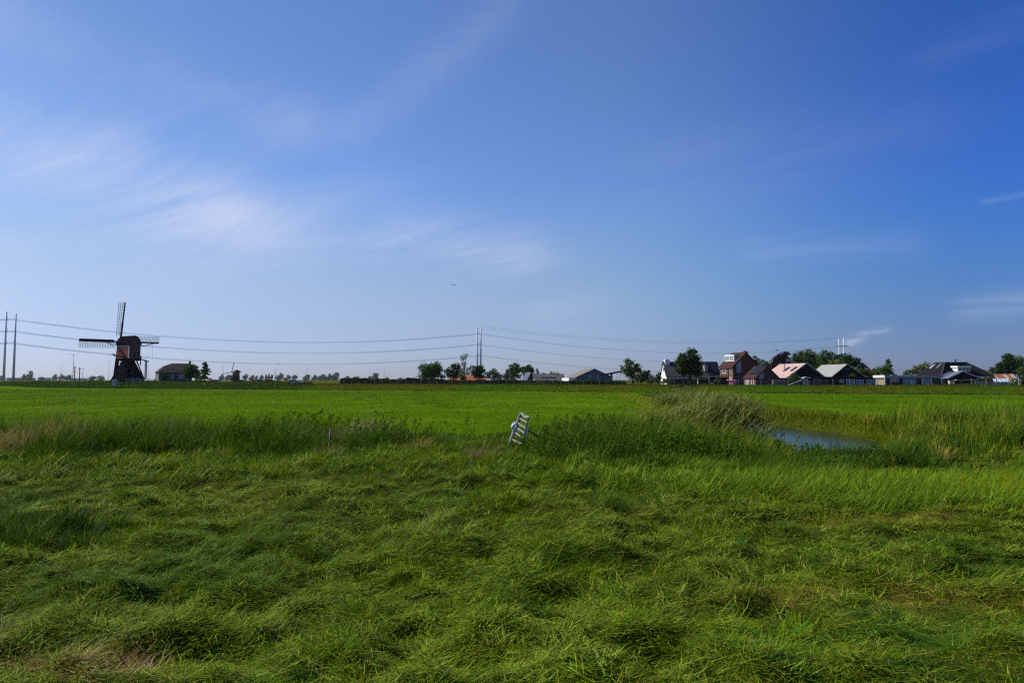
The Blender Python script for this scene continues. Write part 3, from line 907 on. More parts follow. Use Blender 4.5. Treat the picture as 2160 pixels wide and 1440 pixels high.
class House:
    """Two walls meet at a near corner: the R wall runs back along local x, the L wall along local y.
    Local z = 0 is the ground. Sizes come from where the corners are seen."""
    def __init__(s, name, label, cat, cpx, Y, rpx, lpx=None, alpha=60, depth=None, base=.6, group=None):
        a = R(alpha)
        s.C = Vector((kx(cpx) * Y, Y, base))
        a += math.atan(kx(cpx))                  # alpha is measured from the line of sight
        s.dr, s.dl = Vector((sin(a), cos(a), 0)), Vector((-cos(a), sin(a), 0))
        s.root = empty(name, s.C, label, cat, group, pi / 2 - a)
        s.A = s.solve(s.dr, rpx)
        s.B = depth if depth else s.solve(s.dl, lpx)
        s.base = base
    def solve(s, d, px, o=Vector((0, 0, 0))):
        k = kx(px)
        C = s.C + o
        return (C.x - k * C.y) / (k * d.y - d.x)
    def R(s, px, py, off=0.0):
        "local x, z on the R wall (or a wall off metres behind it) seen at a pixel"
        o = s.dl * off
        t = s.solve(s.dr, px, o)
        return t, zz(py, (s.C + o + s.dr * t).y) - s.base
    def Lw(s, px, py, off=0.0):
        o = s.dr * off
        t = s.solve(s.dl, px, o)
        return t, zz(py, (s.C + o + s.dl * t).y) - s.base
    def zc(s, py, x=0, y=0):
        return zz(py, (s.C + s.dr * x + s.dl * y).y) - s.base
    def block(s, name, m, x0, x1, y0, y1, z0, z1, parent=None):
        return MB().box(x0, x1, y0, y1, z0, z1).build(name, m, parent or s.root)
    def gable(s, ridge, ez, rz, wm_, rm, x0=0, x1=None, y0=0, y1=None, apex=.5, over=.25, th=.16, ez2=None, wall='wall', roof='roof', z0=-.3):
        "walls with two gables and a pitched roof of two slabs; ridge along 'x' or 'y'"
        x1 = s.A if x1 is None else x1
        y1 = s.B if y1 is None else y1
        ez2 = ez if ez2 is None else ez2
        W0, W1, E0, E1 = (x0, x1, y0, y1) if ridge == 'y' else (y0, y1, x0, x1)
        m = W0 + (W1 - W0) * apex
        f = (lambda u, z, e: (u, e, z)) if ridge == 'y' else (lambda u, z, e: (e, u, z))
        d = (0, E1 - E0, 0) if ridge == 'y' else (E1 - E0, 0, 0)
        w = MB().ext([f(W0, z0, E0), f(W1, z0, E0), f(W1, ez2, E0), f(m, rz, E0), f(W0, ez, E0)], d)
        w_ = w.build(wall, wm_, s.root)
        s1, s2 = (rz - ez) / (m - W0), (rz - ez2) / (W1 - m)
        d2 = (0, E1 - E0 + 2 * over, 0) if ridge == 'y' else (E1 - E0 + 2 * over, 0, 0)
        g = .02
        r = MB()
        a, b, c = (W0 - over, ez - s1 * over + g), (m, rz + g), (W1 + over, ez2 - s2 * over + g)
        r.ext([f(*a, E0 - over), f(*b, E0 - over), f(*c, E0 - over), f(c[0], c[1] + th, E0 - over), f(b[0], b[1] + th, E0 - over), f(a[0], a[1] + th, E0 - over)], d2)
        r_ = r.build(roof, rm, s.root)
        return w_, r_
    def window(s, wall, p0, q0, p1, q1, frame=WHITE, pane=GLASS, name='window', off=0.0, bars=1, fw=.09, rows=0):
        "framed window or door proud of a wall, given its corners in the photo"
        g = s.R if wall == 'R' else s.Lw
        (a, za), (b, zb) = g(p0, q0, off), g(p1, q1, off)
        u0, u1 = min(a, b), max(a, b)
        z0, z1 = min(za, zb), max(za, zb)
        return s.win_local(wall, u0, u1, z0, z1, frame, pane, name, off, bars, fw, rows)
    def win_local(s, wall, u0, u1, z0, z1, frame=WHITE, pane=GLASS, name='window', off=0.0, bars=1, fw=.09, rows=0):
        def bx(mb, a, b, c, d, o0, o1):
            if wall == 'R': mb.box(a, b, off - o1, off - o0, c, d)
            else: mb.box(off - o1, off - o0, a, b, c, d)
        f = MB()
        bx(f, u0 - fw, u0, z0 - fw, z1 + fw, .004, .07)
        bx(f, u1, u1 + fw, z0 - fw, z1 + fw, .004, .07)
        bx(f, u0, u1, z1, z1 + fw, .004, .07)
        bx(f, u0, u1, z0 - fw, z0, .004, .07)
        for i in range(bars):
            c = u0 + (u1 - u0) * (i + 1) / (bars + 1)
            bx(f, c - fw * .4, c + fw * .4, z0, z1, .035, .06)
        for i in range(rows):
            c = z0 + (z1 - z0) * (i + 1) / (rows + 1)
            bx(f, u0, u1, c - fw * .4, c + fw * .4, .035, .057)
        fo = f.build(name, frame, s.root)
        p = MB()
        bx(p, u0, u1, z0, z1, .004, .03)
        p.build('pane', pane, fo)
        return fo
    def on_roof(s, ridge, side, ez, rz, W0, W1, apex=.5):
        pass

def sheet_on_slope(h, name, m, P, u, v, w, l, t=.06, lift=.2, parent=None):
    "a flat panel lying on a roof: P is its lower corner (local), u along the eave, v up the slope"
    P, u, v = Vector(P), Vector(u).normalized(), Vector(v).normalized()
    n = u.cross(v).normalized()
    if n.z < 0: n = -n
    P = P + n * lift
    return MB().ext([P, P + u * w, P + u * w + v * l, P + v * l], n * t).build(name, m, parent or h.root)

# ------------------------------------------------------------------ windmill
def windmill():
    h = House('windmill', 'dark hollow post windmill with red brown body and four lattice sails', 'windmill', 272.5, 170, 297, 246.5, 60, None, .9)
    A, B = h.A, h.B
    zb, ze, zr = h.zc(755.5), h.zc(727), h.zc(708.5)
    body_red = wave_mat('red_brown_boards', (.20, .062, .052), (.15, .046, .042), 2.6, 'X', .75)
    black = wave_mat('tarred_boards', (.006, .006, .010), (.004, .004, .007), 2.2, 'Z', .9, 0)
    roofm = mat('tarred_roof', (.011, .008, .013), .8, (.007, .005, .009), 1.5, spec=0)
    trim = mat('pale_trim', (.55, .55, .54), .6, (.45, .45, .44))
    rt = h.root
    # body
    arch = [(0, ze), (.06 * A, ze + .35 * (zr - ze)), (.18 * A, ze + .68 * (zr - ze)), (.34 * A, ze + .92 * (zr - ze)), (.5 * A, zr), (.66 * A, ze + .92 * (zr - ze)), (.82 * A, ze + .68 * (zr - ze)), (.94 * A, ze + .35 * (zr - ze)), (A, ze)]
    MB().ext([(0, 0, zb), (A, 0, zb)] + [(x, 0, z) for x, z in arch[::-1]], (0, B, 0)).build('body', body_red, rt)
    r = MB()
    o = .22
    for i in range(len(arch) - 1):
        (x0, z0), (x1, z1) = arch[i], arch[i + 1]
        def out(x, z):
            v = Vector((x - A / 2, 0, z - ze + .6)).normalized() * o
            return (x + v.x, z + v.z + .0)
        (X0, Z0), (X1, Z1) = out(x0, z0), out(x1, z1)
        v0, v1 = ((x0 - A / 2) * .004, .02), ((x1 - A / 2) * .004, .02)
        r.ext([(x0 + v0[0], -.2, z0 + .02), (x1 + v1[0], -.2, z1 + .02), (X1, -.2, Z1), (X0, -.2, Z0)], (0, B + .45, 0))
    r.build('roof', roofm, rt)
    t = MB()
    t.box(-.07, -.003, .1, B - .1, ze - .42, ze - .2)
    t.box(-.07, -.003, -.07, .14, zb + .1, ze - .43)
    t.box(-.003, .12, -.07, -.003, zb + .1, ze - .43)
    t.build('corner_trim', trim, rt)
    g = MB()
    for i in range(len(arch) - 1):
        (x0, z0), (x1, z1) = arch[i], arch[i + 1]
        k = .86
        g.bar((A / 2 + (x0 - A / 2) * k, -.05, ze + (z0 - ze) * k), (A / 2 + (x1 - A / 2) * k, -.05, ze + (z1 - ze) * k), .11, .08)
    g.bar((A * .3, -.05, ze + (zr - ze) * .62), (A * .7, -.05, ze + (zr - ze) * .62), .1, .08)
    g.build('gable_trim', mat('grey_trim', (.16, .14, .15), .7), rt)
    dr_ = h.window('R', 281, 740, 287.5, 755, mat('grey_frame', (.20, .18, .20), .7), mat('dark_door', (.02, .02, .03), .6), 'door', 0, 0, .14)
    h.window('R', 284, 720.5, 286, 724, mat('grey_frame_small', (.16, .12, .13), .7), GLASS, 'window', 0, 0, .07)
    # heavy timbers under the body
    zb2 = zb - .55
    MB().box(-.15, A + .15, -.15, B + .15, zb2, zb - .002).build('floor_frame', black, rt)
    # pyramid base
    cx, cy = A / 2, B / 2
    hw, tw = 3.25, 1.0
    zt = zb2 + .1
    b = MB()
    vs = [(cx - hw, cy - hw, -.3), (cx + hw, cy - hw, -.3), (cx + hw, cy + hw, -.3), (cx - hw, cy + hw, -.3), (cx - tw, cy - tw, zt), (cx + tw, cy - tw, zt), (cx + tw, cy + tw, zt), (cx - tw, cy + tw, zt)]
    b.add(vs, [(3, 2, 1, 0), (4, 5, 6, 7), (0, 1, 5, 4), (1, 2, 6, 5), (2, 3, 7, 6), (3, 0, 4, 7)])
    base = b.build('base', black, rt)
    sl = (hw - tw) / (zt + .3)
    for nm, x0 in (('window', -.95), ('window', .55)):
        f = MB()
        z0, z1 = .75, 1.75
        yy = lambda z: cy - hw + sl * (z + .3) - .05
        xs = cx + x0
        for p, q in (((xs, z0), (xs + .9, z0)), ((xs + .9, z0), (xs + .9, z1)), ((xs + .9, z1), (xs, z1)), ((xs, z1), (xs, z0))):
            f.bar((p[0], yy(p[1]), p[1]), (q[0], yy(q[1]), q[1]), .09)
        fo = f.build(nm, mat('dull_frame', (.10, .10, .12), .8), rt)
        MB().add([(xs, yy(z0) + .02, z0), (xs + .9, yy(z0) + .02, z0), (xs + .9, yy(z1) + .02, z1), (xs, yy(z1) + .02, z1)], [(0, 1, 2, 3)]).build('pane', GLASS, fo)
    # stair from the door down and back
    st = MB()
    def lp(px, py, off):
        x, z = h.R(px, py, off)
        return Vector((x, off, z))
    ta, tb_ = lp(281.5, 757, -.3), lp(299, 800, -3.6)
    tc_, td = lp(288, 757, -.3), lp(306.5, 800, -3.6)
    st.bar(ta, tb_, .14, .3); st.bar(tc_, td, .14, .3)
    for i in range(17):
        k = (i + .5) / 17
        st.bar(ta.lerp(tb_, k), tc_.lerp(td, k), .22, .05)
    st.build('stair', black, rt)
    tl = MB()
    tl.bar((A * .75, 0, zb + .1), lp(314, 762, -3.2), .22)
    tl.bar(lp(298, 754, -.6), lp(299.5, 754.5, -1.2), .16)
    tl.bar(lp(298.6, 750, -1), lp(297.5, 770, -1), .18)
    tl.bar((A * .2, .4, zb - .2), lp(239, 748, 3.2), .22)
    tl.bar(lp(243, 751, 2.6), lp(239.5, 745.5, 3.3), .16)
    tl.build('tail_beams', black, rt)
    cr = MB()
    cr.bar(lp(296, 731, -.1), lp(322.5, 725.3, -.8), .16, .2)
    cr.build('hoist_beam', black, rt)
    MB().tube(lp(322.5, 725.3, -.8), lp(322.3, 762, -.8), .02, n=5).build('hoist_rope', DARKWOOD, rt)
    wb = MB()
    for px in (308.0, 310.6): wb.bar(lp(px, 761, -3), lp(px, 800, -3), .17)
    wb.bar(lp(306, 761, -3), lp(313.5, 761.5, -3), .3, .25)
    wb.build('winch_posts', GREYWOOD, rt)
    # windshaft and sails
    tilt = R(11)
    ax = Vector((0, cos(tilt), sin(tilt)))
    hub = Vector((A / 2, B + .95, ze + .48 * (zr - ze)))
    MB().tube(hub - ax * 1.6, hub + ax * .35, .28, .24, 10).build('windshaft', black, rt)
    up = Vector((0, -sin(tilt), cos(tilt)))
    rg = Vector((1, 0, 0))
    Rl = 10.15
    for i, ang in enumerate((91, 181, 1, 271)):
        a = R(ang)
        # seen from the back of the mill: right is +x, up is +z
        d = rg * cos(a) + up * sin(a)
        e = up * cos(a) - rg * sin(a)              # the lattice side
        off = ax * (.12 if i in (0, 3) else -.16)
        H0 = hub + off
        stock = MB()
        stock.bar(H0, H0 + d * Rl, .30, .26, ax).build if False else None
        stock.bar(H0, H0 + d * Rl * .5, .34, .30, ax)
        stock.bar(H0 + d * Rl * .5, H0 + d * Rl, .26, .24, ax)
        so = stock.build('sail', black, rt)
        lat = MB()
        r0, r1, w = 1.55, Rl - .1, 1.62
        n = 22
        for k in range(n + 1):
            rr = r0 + (r1 - r0) * k / n
            tw_ = (.34 - .30 * k / n)
            q = e * cos(tw_) - ax * sin(tw_)
            p = H0 + d * rr
            lat.bar(p + q * .1, p + q * w, .055)
        for f_ in (.36, .68, 1.0):
            pts = []
            for k in range(n + 1):
                rr = r0 + (r1 - r0) * k / n
                tw_ = (.34 - .30 * k / n)
                pts.append(H0 + d * rr + (e * cos(tw_) - ax * sin(tw_)) * w * f_)
            for k in range(n):
                lat.bar(pts[k], pts[k + 1], .06)
        lat.build('lattice', black, so)
        cl = MB()
        # furled sailcloth and leading boards along the stock
        wd = (.25, .72, .42, .95)[i]
        cl.bar(H0 + d * 1.75 - e * wd * .12 + ax * .1, H0 + d * (Rl - .12) - e * wd * .18 + ax * .1, wd, .2, ax)
        if i == 1: cl.bar(H0 + d * 3.4 + e * .25 + ax * .1, H0 + d * 1.8 + e * 1.05 + ax * .1, .14)
        cl.build('furled_cloth', mat('tarred_cloth', (.020, .018, .032), .8), so)
    # wood fence below it is a thing of its own
    return h
MILL = windmill()

def rail_fence(name, label, pts, hgt, post_m, rails=(.45, .9), pw=.1, rw=.08, rail_m=None, group=None, cat='fence', drop=.2):
    "posts at the given ground points joined by rails"
    rt = empty(name, pts[0], label, cat, group)
    o = Vector(pts[0])
    for p in pts:
        q = Vector(p) - o
        MB().bar(q - Vector((0, 0, drop)), q + Vector((0, 0, hgt)), pw).build('post', post_m, rt)
    m = MB()
    for z in rails:
        for a, b in zip(pts[:-1], pts[1:]):
            m.bar(Vector(a) - o + Vector((0, -pw * .55, z)), Vector(b) - o + Vector((0, -pw * .55, z)), .04, rw)
    m.build('rails', rail_m or post_m, rt)
    return rt
def gpt(px, Y):
    x = kx(px) * Y
    return Vector((x, Y, float(ground(x, Y))))
rail_fence('rail_fence', 'low bleached wooden rail fence at the foot of the big windmill', [Vector((kx(p) * 164, 164, .78)) for p in (268, 284, 300, 316, 328)], 1.45, PALEWOOD, (1.0, 1.36))
bx_ = empty('utility_box', Vector((kx(244.5) * 158, 158, .75)), 'small pale grey utility box standing on the bank below the windmill', 'cabinet')
MB().box(-.5, .5, -.3, .3, -.1, 1.35).build('cabinet', ZINC, bx_)
MB().box(-.56, .56, -.36, .36, 1.352, 1.43).build('lid', CONC, bx_)

# ------------------------------------------------------------------ farmhouse beside the mill
h = House('farmhouse', 'low brown farmhouse with a hipped tiled roof beside the windmill', 'farmhouse', 337, 185, 407, None, 84, 8.0, .9)
A, B = h.A, h.B
ez, rz = h.zc(784.5), h.zc(765)
hx = h.R(364, 765, B / 2)[0]
MB().box(0, A, 0, B, -.3, ez).build('wall', GREYBRICK, h.root)
MB().ext([(A - .3, 0, ez + .002), (A - .3, B, ez + .002), (A - .3, B / 2, rz - .12)], (.3, 0, 0)).build('gable_wall', GREYBRICK, h.root)
mx_, mz_ = hx * .42, ez + (rz - ez) * .66
ro = MB()
o = .3
V_ = [(-o, -o, ez - .05), (A + .1, -o, ez - .05), (A + .1, B / 2, rz), (hx, B / 2, rz), (-o, B + o, ez - .05), (A + .1, B + o, ez - .05), (mx_, B * .27, mz_), (mx_, B * .73, mz_)]
ro.add(V_, [(0, 1, 2, 3, 6), (5, 4, 7, 3, 2), (0, 6, 7, 4), (6, 3, 7), (0, 4, 5, 1), (1, 5, 2)])
ro.build('roof', FARMTILE, h.root)
MB().bar((A - .05, B / 2, rz - .1), (A - .05, B / 2, rz + .75), .5).build('chimney', GREYBRICK, h.root)
h.window('R', 361.5, 791, 367.5, 797, WHITE, GLASS, bars=1, rows=1)
h.window('R', 379.5, 791, 385, 797, WHITE, GLASS, bars=1, rows=1)

# the second, distant mill
h = House('windmill', 'small distant dark smock mill with bare sails rising behind the parked cars', 'windmill', 497, 420, 506.5, 493.5, 60, None, .6)
A, B = h.A, h.B
c = Vector((A / 2, B / 2, 0))
zt, ze, z0 = h.zc(780), h.zc(785.5), -.4
dk = mat('dark_thatch', (.045, .04, .042), .95, (.03, .028, .03))
b = MB()
n = 8
rb, rtop = 2.35, 1.9
vs = [c + Vector((cos(2 * pi * i / n) * rb, sin(2 * pi * i / n) * rb, z0)) for i in range(n)] + [c + Vector((cos(2 * pi * i / n) * rtop, sin(2 * pi * i / n) * rtop, ze)) for i in range(n)]
b.add(vs, [tuple(range(n - 1, -1, -1)), tuple(range(n, 2 * n))] + [(i, (i + 1) % n, n + (i + 1) % n, n + i) for i in range(n)]).build('body', dk, h.root)
b = MB()
b.add([(c.x - 2.3, c.y - 2.3, ze), (c.x + 2.3, c.y - 2.3, ze), (c.x + 2.3, c.y + 2.3, ze), (c.x - 2.3, c.y + 2.3, ze), (c.x, c.y - 1, zt + .3), (c.x, c.y + 1, zt)], [(3, 2, 1, 0), (0, 1, 4), (1, 2, 5, 4), (2, 3, 5), (3, 0, 4, 5)]).build('cap', dk, h.root)
hb = Vector((c.x - 2.4, c.y + 1.2, ze + .3))
for d in ((.32, .15, 1), (-1, .2, -.25), (1, .1, .15)):
    d = Vector(d).normalized()
    sa = MB().bar(hb, hb + d * 6.6, .34, .3).build('sail', GREYWOOD if d.z > .5 else dk, h.root)

# ------------------------------------------------------------------ farm buildings in the middle
h = House('farm_building', 'long low building with an orange tiled roof behind the hedge', 'building', 953, 240, 1024.5, None, 86, 9, .6)
h.gable('x', h.zc(804), h.zc(793.2, 0, 4.5), BRICK, ORANGE)
h = House('shed', 'pale grey roofed shed peeping over the orange roof', 'shed', 983, 262, 995, None, 84, 6, .6)
h.gable('x', h.zc(796), h.zc(789, 0, 3), GREYWALL, GREYROOF)
h = House('house', 'small house with a blue solar roof beside the long grey barn', 'house', 1112.5, 215, 1126, 1103, 66, None, .6)
h.gable('y', h.zc(799.5), h.zc(786), DBRICK, BLUEROOF)
MB().box(h.A * .55, h.A * .85, h.B * .4, h.B * .6, h.zc(789), h.zc(783)).build('chimney', BRICK, h.root)
h = House('barn', 'long low barn with a weathered grey roof and small skylights', 'barn', 1129, 205, 1190, 1125, 82, None, .6)
h.gable('x', h.zc(805), h.zc(789.3, 0, h.B / 2), WHITEWALL, BROWNROOF)
sl = Vector((0, h.B / 2, h.zc(789.3, 0, h.B / 2) - h.zc(805)))
for px in (1141, 1149.5, 1156, 1163.5, 1182):
    x = h.R(px, 797)[0]
    sheet_on_slope(h, 'skylight', GLASSPALE, (x, h.B * .29, h.zc(805) + sl.z * .58 + .02), (1, 0, 0), sl, .85, .55)
MB().tube((h.R(1173, 789)[0], h.B * .55, h.zc(790)), (h.R(1173, 789)[0], h.B * .55, h.zc(783.5)), .13).build('flue', DARKWOOD, h.root)
h = House('barn', 'grey clad barn with a broad gable and pale brown roof', 'barn', 1215, 200, 1290, 1197, 64, None, .6)
w_, r_ = h.gable('y', h.zc(795.5), h.zc(778), GREYWALL, BROWNROOF, over=.3)
h.window('R', 1241.5, 792.5, 1247.5, 797.2, WHITE, GLASS)
h.window('R', 1259, 791.8, 1265, 797.2, WHITE, GLASS)
h.block('lean_to', WHITEWALL, -2.2, -.02, .3, h.B - .6, -.2, h.zc(796.6))
# drawbridge
rt = empty('lift_bridge', Vector((kx(1290) * 172, 172, .5)), 'black timber lift bridge frame with its balance beam raised beside the barn', 'bridge')
def L0(px, py, Y=172): return at(px, py, Y) - Vector(rt.location)
p_ = MB()
p_.bar((-.0, 0, -.2), L0(1289.5, 788), .42)
p_.bar(L0(1286.5, 788.5), L0(1292.5, 788.5), .3)
p_.build('frame', DARKWOOD, rt)
MB().bar(L0(1263.5, 792), L0(1311, 783), .36, .42).build('balance_beam', DARKWOOD, rt)
MB().tube(L0(1310, 784), L0(1306, 804), .04, n=5).tube(L0(1302, 785), L0(1300, 804), .04, n=5).build('chains', DARKWOOD, rt)
MB().box(-.5, 5.0, -1.2, 1.2, .15, .45).build('deck', DARKWOOD, rt)

# ------------------------------------------------------------------ white house
h = House('house', 'white gabled house with long dark grey roof behind the chestnut', 'house', 1405, 165, 1519, 1393, 79, None, .55)
A, B = h.A, h.B
ez, rz = h.zc(793.5), h.zc(764, 0, B / 2)
w_, r_ = h.gable('x', ez, rz, WHITEWALL, DTILEX, over=.2)
MB().box(.25, 1.35, B * .38, B * .62, rz - .8, h.zc(757)).build('chimney', WHITEWALL, h.root)
sv = Vector((0, B / 2, rz - ez))
x0 = h.R(1490, 780, B * .3)[0]
pv = sheet_on_slope(h, 'solar_panel', SOLAR, (x0, .15, ez + .10), (1, 0, 0), sv, A - x0 - .1, sv.length * .96)
dm = h.R(1483, 780, B * .25)[0]
d_ = MB().box(dm, dm + .8, B * .12, B * .5, ez + 1.2, ez + 2.75).build('dormer', ZINC, h.root)
MB().box(dm + .1, dm + .7, B * .12 - .04, B * .12 - .004, ez + 1.3, ez + 2.6).build('pane', GLASSPALE, d_)
h.window('L', 1401.5, 774, 1398.5, 783, WHITE, GLASS, bars=0)
h.window('L', 1402.5, 797, 1397, 806, WHITE, GLASS, bars=0)
MB().box(.3, A * .72, -2.6, -.3, ez - .75, ez - .55).build('veranda_roof', DTILEX, h.root)
for k in range(5):
    MB().box(.4 + k * A * .17, .55 + k * A * .17, -2.5, -2.35, -.2, ez - .76).build('veranda_post', PALEWOOD if k > 2 else DARKWOOD, h.root)
h.block('painted_veranda_shade', NAVY, .25, A - .3, -.08, -.004, -.2, ez - .8)  # dark sheet paints the veranda's shade onto the white wall

# open carport between white and brick house
rt = empty('carport', Vector((kx(1472) * 140, 140, .55)), 'open timber carport with a flat dark roof between two houses', 'carport')
q = lambda px, py, Y=140: at(px, py, Y) - Vector(rt.location)
MB().ext([q(1474, 797.5), q(1497, 797.0), q(1497, 795.8), q(1474, 796.0)], (0, 6, 0)).build('pergola_roof', DARKWOOD, rt)
MB().ext([q(1495, 796.8), q(1536, 793.0), q(1536, 791.6), q(1495, 795.2)], (0, 7, 0)).build('roof', DARKWOOD, rt)
MB().bar(q(1478, 798.6), q(1494, 798.4), .16, .22).build('lit_beam', mat('painted_orange_light', (.45, .22, .07), .7), rt)  # orange light on the beam is painted into its colour
for px, m_ in ((1472.5, WHITE), (1495.5, PALEWOOD), (1535, DARKWOOD)):
    MB().bar(q(px, 796), q(px, 814), .2).build('post', m_, rt)
MB().ext([q(1474, 813, 147), q(1536, 813, 147), q(1536, 795, 147), q(1474, 797, 147)], (0, .2, 0)).build('back_wall', BLACKWOOD, rt)
MB().box(2.4, 3.0, -.5, .1, -.2, .9).build('planter', PALEWOOD, rt)

# ------------------------------------------------------------------ brick house with the white dormer
h = House('house', 'red brick house with steep tiled roof and white box dormer', 'house', 1545, 152, 1600, 1517.5, 58, None, .55)
A, B = h.A, h.B
ez, rz = h.zc(772.5), h.zc(743.8, A / 2)
w_, r_ = h.gable('y', ez, rz, BRICK, RTILE, over=.22)
rt = h.root
MB().box(A / 2 - .1, A / 2 + .75, .35, 1.3, rz - .5, h.zc(740)).build('chimney', BRICK, rt)
MB().tube((A / 2 + .3, .8, h.zc(740)), (A / 2 + .3, .8, h.zc(737.8)), .12).build('chimney_pot', DARKWOOD, rt)
# dormer on the L slope
s1 = (rz - ez) / (A / 2)
y0, y1 = h.Lw(1550, 755, 1.4)[0], h.Lw(1530.5, 755, 1.4)[0]
zd0, zd1 = h.Lw(1545, 761.3, 1.2)[1], h.Lw(1545, 748.6, 1.2)[1]
xf = (zd0 - ez) / s1 - .12
dd = MB().box(xf, A * .45, y0, y1, zd0 - .05, zd1).build('dormer', ZINC, rt)
f = MB()
f.box(xf - .14, xf - .004, y0 - .05, y1 + .05, zd1 - .22, zd1 + .06)
f.box(xf - .10, xf - .004, y0, y1, zd0 - .1, zd0 + .12)
for yy in (y0, (y0 + y1) / 2 - .08, y1 - .16): f.box(xf - .10, xf - .004, yy, yy + .16, zd0 + .122, zd1 - .222)
f.build('dormer_frame', WHITE, dd)
hh_ = (y1 - y0) / 2
MB().box(xf - .03, xf - .003, y0 + .17, (y0 + y1) / 2 - .09, zd0 + .13, zd1 - .23).box(xf - .03, xf - .003, (y0 + y1) / 2 + .09, y1 - .17, zd0 + .13, zd1 - .23).build('pane', GLASSPALE, dd)
h.window('L', 1530, 776.3, 1524, 786.5, WHITE, GLASS)
h.window('L', 1542, 776, 1538.8, 785.5, PALEWOOD, GLASS)
h.window('L', 1541.5, 796, 1538.5, 799.5, WHITE, GLASS, bars=0)
MB().tube((-.08, h.Lw(1535.5, 780)[0], 0), (-.08, h.Lw(1535.5, 780)[0], ez), .06).build('downpipe', DARKWOOD, rt)
MB().bar((-.28, -.2, ez - .28), (-.28, B + .2, ez - .28), .14).build('gutter', BRICK, rt)
def poly_win(h, pts, frame, pane, name='window'):
    P = [h.R(*p) for p in pts]
    cxx, czz = sum(p[0] for p in P) / len(P), sum(p[1] for p in P) / len(P)
    f = MB()
    for a, b in zip(P, P[1:] + P[:1]): f.bar((a[0], -.06, a[1]), (b[0], -.06, b[1]), .11, .1, (0, 1, 0))
    fo = f.build(name, frame, h.root)
    MB().ext([(p[0], -.004, p[1]) for p in P], (0, -.03, 0)).build('pane', pane, fo)
    return fo
poly_win(h, [(1552.5, 779), (1561.5, 779), (1561.5, 785), (1552.5, 785)], ZINC, GLASSBLUE)
poly_win(h, [(1552.5, 769), (1561.5, 759.2), (1561.5, 778), (1552.5, 778)], ZINC, GLASSPALE)
h.window('R', 1553, 796, 1561.5, 811, mat('grey_blue_frame', (.22, .25, .28), .6), GLASS, rows=1, bars=0)
# low wing in front
h = House('house_wing', 'lower brick wing with tall slit window joined to the brick house', 'house', 1592, 141, 1640.5, 1567.5, 58, None, .6)
A, B = h.A, h.B
ez, rz = h.zc(797), h.zc(773, A / 2)
h.gable('y', ez, rz, BRICK, RTILE, over=.22)
sv = Vector((A / 2, 0, rz - ez))
sheet_on_slope(h, 'solar_panel', SOLAR, (.75, .35, ez + .75 * (rz - ez) / (A / 2)), (0, 1, 0), sv, B * .72, sv.length * .78)
poly_win(h, [(1600, 793), (1608.5, 784), (1608.5, 798), (1600, 798)], ZINC, GLASSPALE)
h.window('R', 1600.5, 800, 1608, 812, DARKWOOD, GLASS, bars=0)
h.window('L', 1588, 800, 1584.5, 815, WHITE, BRICK, 'door', bars=0)
h.window('L', 1578.5, 800, 1572, 815, PALEWOOD, GLASSPALE, 'door', bars=1)

# pink cow statue
def cow():
    loc = Vector((kx(1544) * 131, 131, .95))
    rt = empty('cow_statue', loc, 'life size pink cow statue standing on the grass before the brick house', 'statue')
    pk = mat('pink_paint', (.75, .30, .36), .45, (.66, .22, .28), 2.5)
    me = bpy.data.meshes.new('body')
    P = [(0, 0, 1.0), (.55, 0, 1.06), (.85, 0, 1.12), (1.12, 0, 1.28), (1.42, 0, 1.12), (-.55, 0, 1.02), (-.85, 0, 1.08), (-1.0, 0, .75), (-1.02, 0, .45)]
    Rr = [.34, .33, .24, .16, .09, .34, .22, .04, .03]
    E = [(0, 1), (1, 2), (2, 3), (3, 4), (0, 5), (5, 6), (6, 7), (7, 8)]
    for x, root in ((.58, 1), (-.62, 5)):
        for sy in (-1, 1):
            i = len(P)
            P += [(x, .2 * sy, .78), (x + .03, .2 * sy, .42), (x, .2 * sy, .0)]
            Rr += [.15, .09, .075]
            E += [(root, i), (i, i + 1), (i + 1, i + 2)]
    for sy in (-1, 1):
        P.append((1.06, .24 * sy, 1.38)); Rr.append(.05); E.append((3, len(P) - 1))
    P = [(-x, y, z) for x, y, z in P]
    me.from_pydata(P, E, [])
    me.update()
    me.materials.append(pk)
    o = bpy.data.objects.new('body', me)
    COL.objects.link(o)
    o.parent = rt
    sk = o.modifiers.new('skin', 'SKIN')
    sk.use_smooth_shade = True
    for i, r in enumerate(Rr): me.skin_vertices[0].data[i].radius = (r, r)
    me.skin_vertices[0].data[0].use_root = True
    o.modifiers.new('sub', 'SUBSURF').levels = 1
    rt.scale = (.82, .82, .82)
cow()

# ------------------------------------------------------------------ barns turned to dwellings
def barn(label, cpx, rpx, lridge, Y, apx, apy, epy, rm, alpha=57, erpy=None):
    h = House('barn', label, 'barn', cpx, Y, rpx, None, alpha, 1.0, .55)
    h.B = h.solve(h.dl, lridge, h.dr * h.R(apx, 780)[0])
    ax_ = h.R(apx, apy)
    w_, r_ = h.gable('y', h.zc(epy), ax_[1], BLACKWOOD, rm, apex=ax_[0] / h.A, over=.35)
    return h
h = barn('black barn with faded pink roof and two skylights', 1661, 1734, 1645, 150, 1699, 767.3, 795, PINKROOF)
ax_, rz = h.R(1699, 767.3)
ez = h.zc(795)
sv = Vector((ax_, 0, rz - ez))
for px, wd in ((1659, .9), (1674, .9)):
    y = h.Lw(px, 780, ax_ * .5)[0]
    sheet_on_slope(h, 'skylight', mat('dark_skylight', (.05, .035, .04), .3), (ax_ * .40, y, ez + sv.z * .40 + .03), (0, 1, 0), sv, wd, sv.length * .32)
yf = h.Lw(1658.6, 780, ax_ * .5)[0]
MB().tube((ax_ * .42, yf + .4, ez + sv.z * .42), (ax_ * .42, yf + .4, h.zc(766)), .14).build('flue', METAL, h.root)
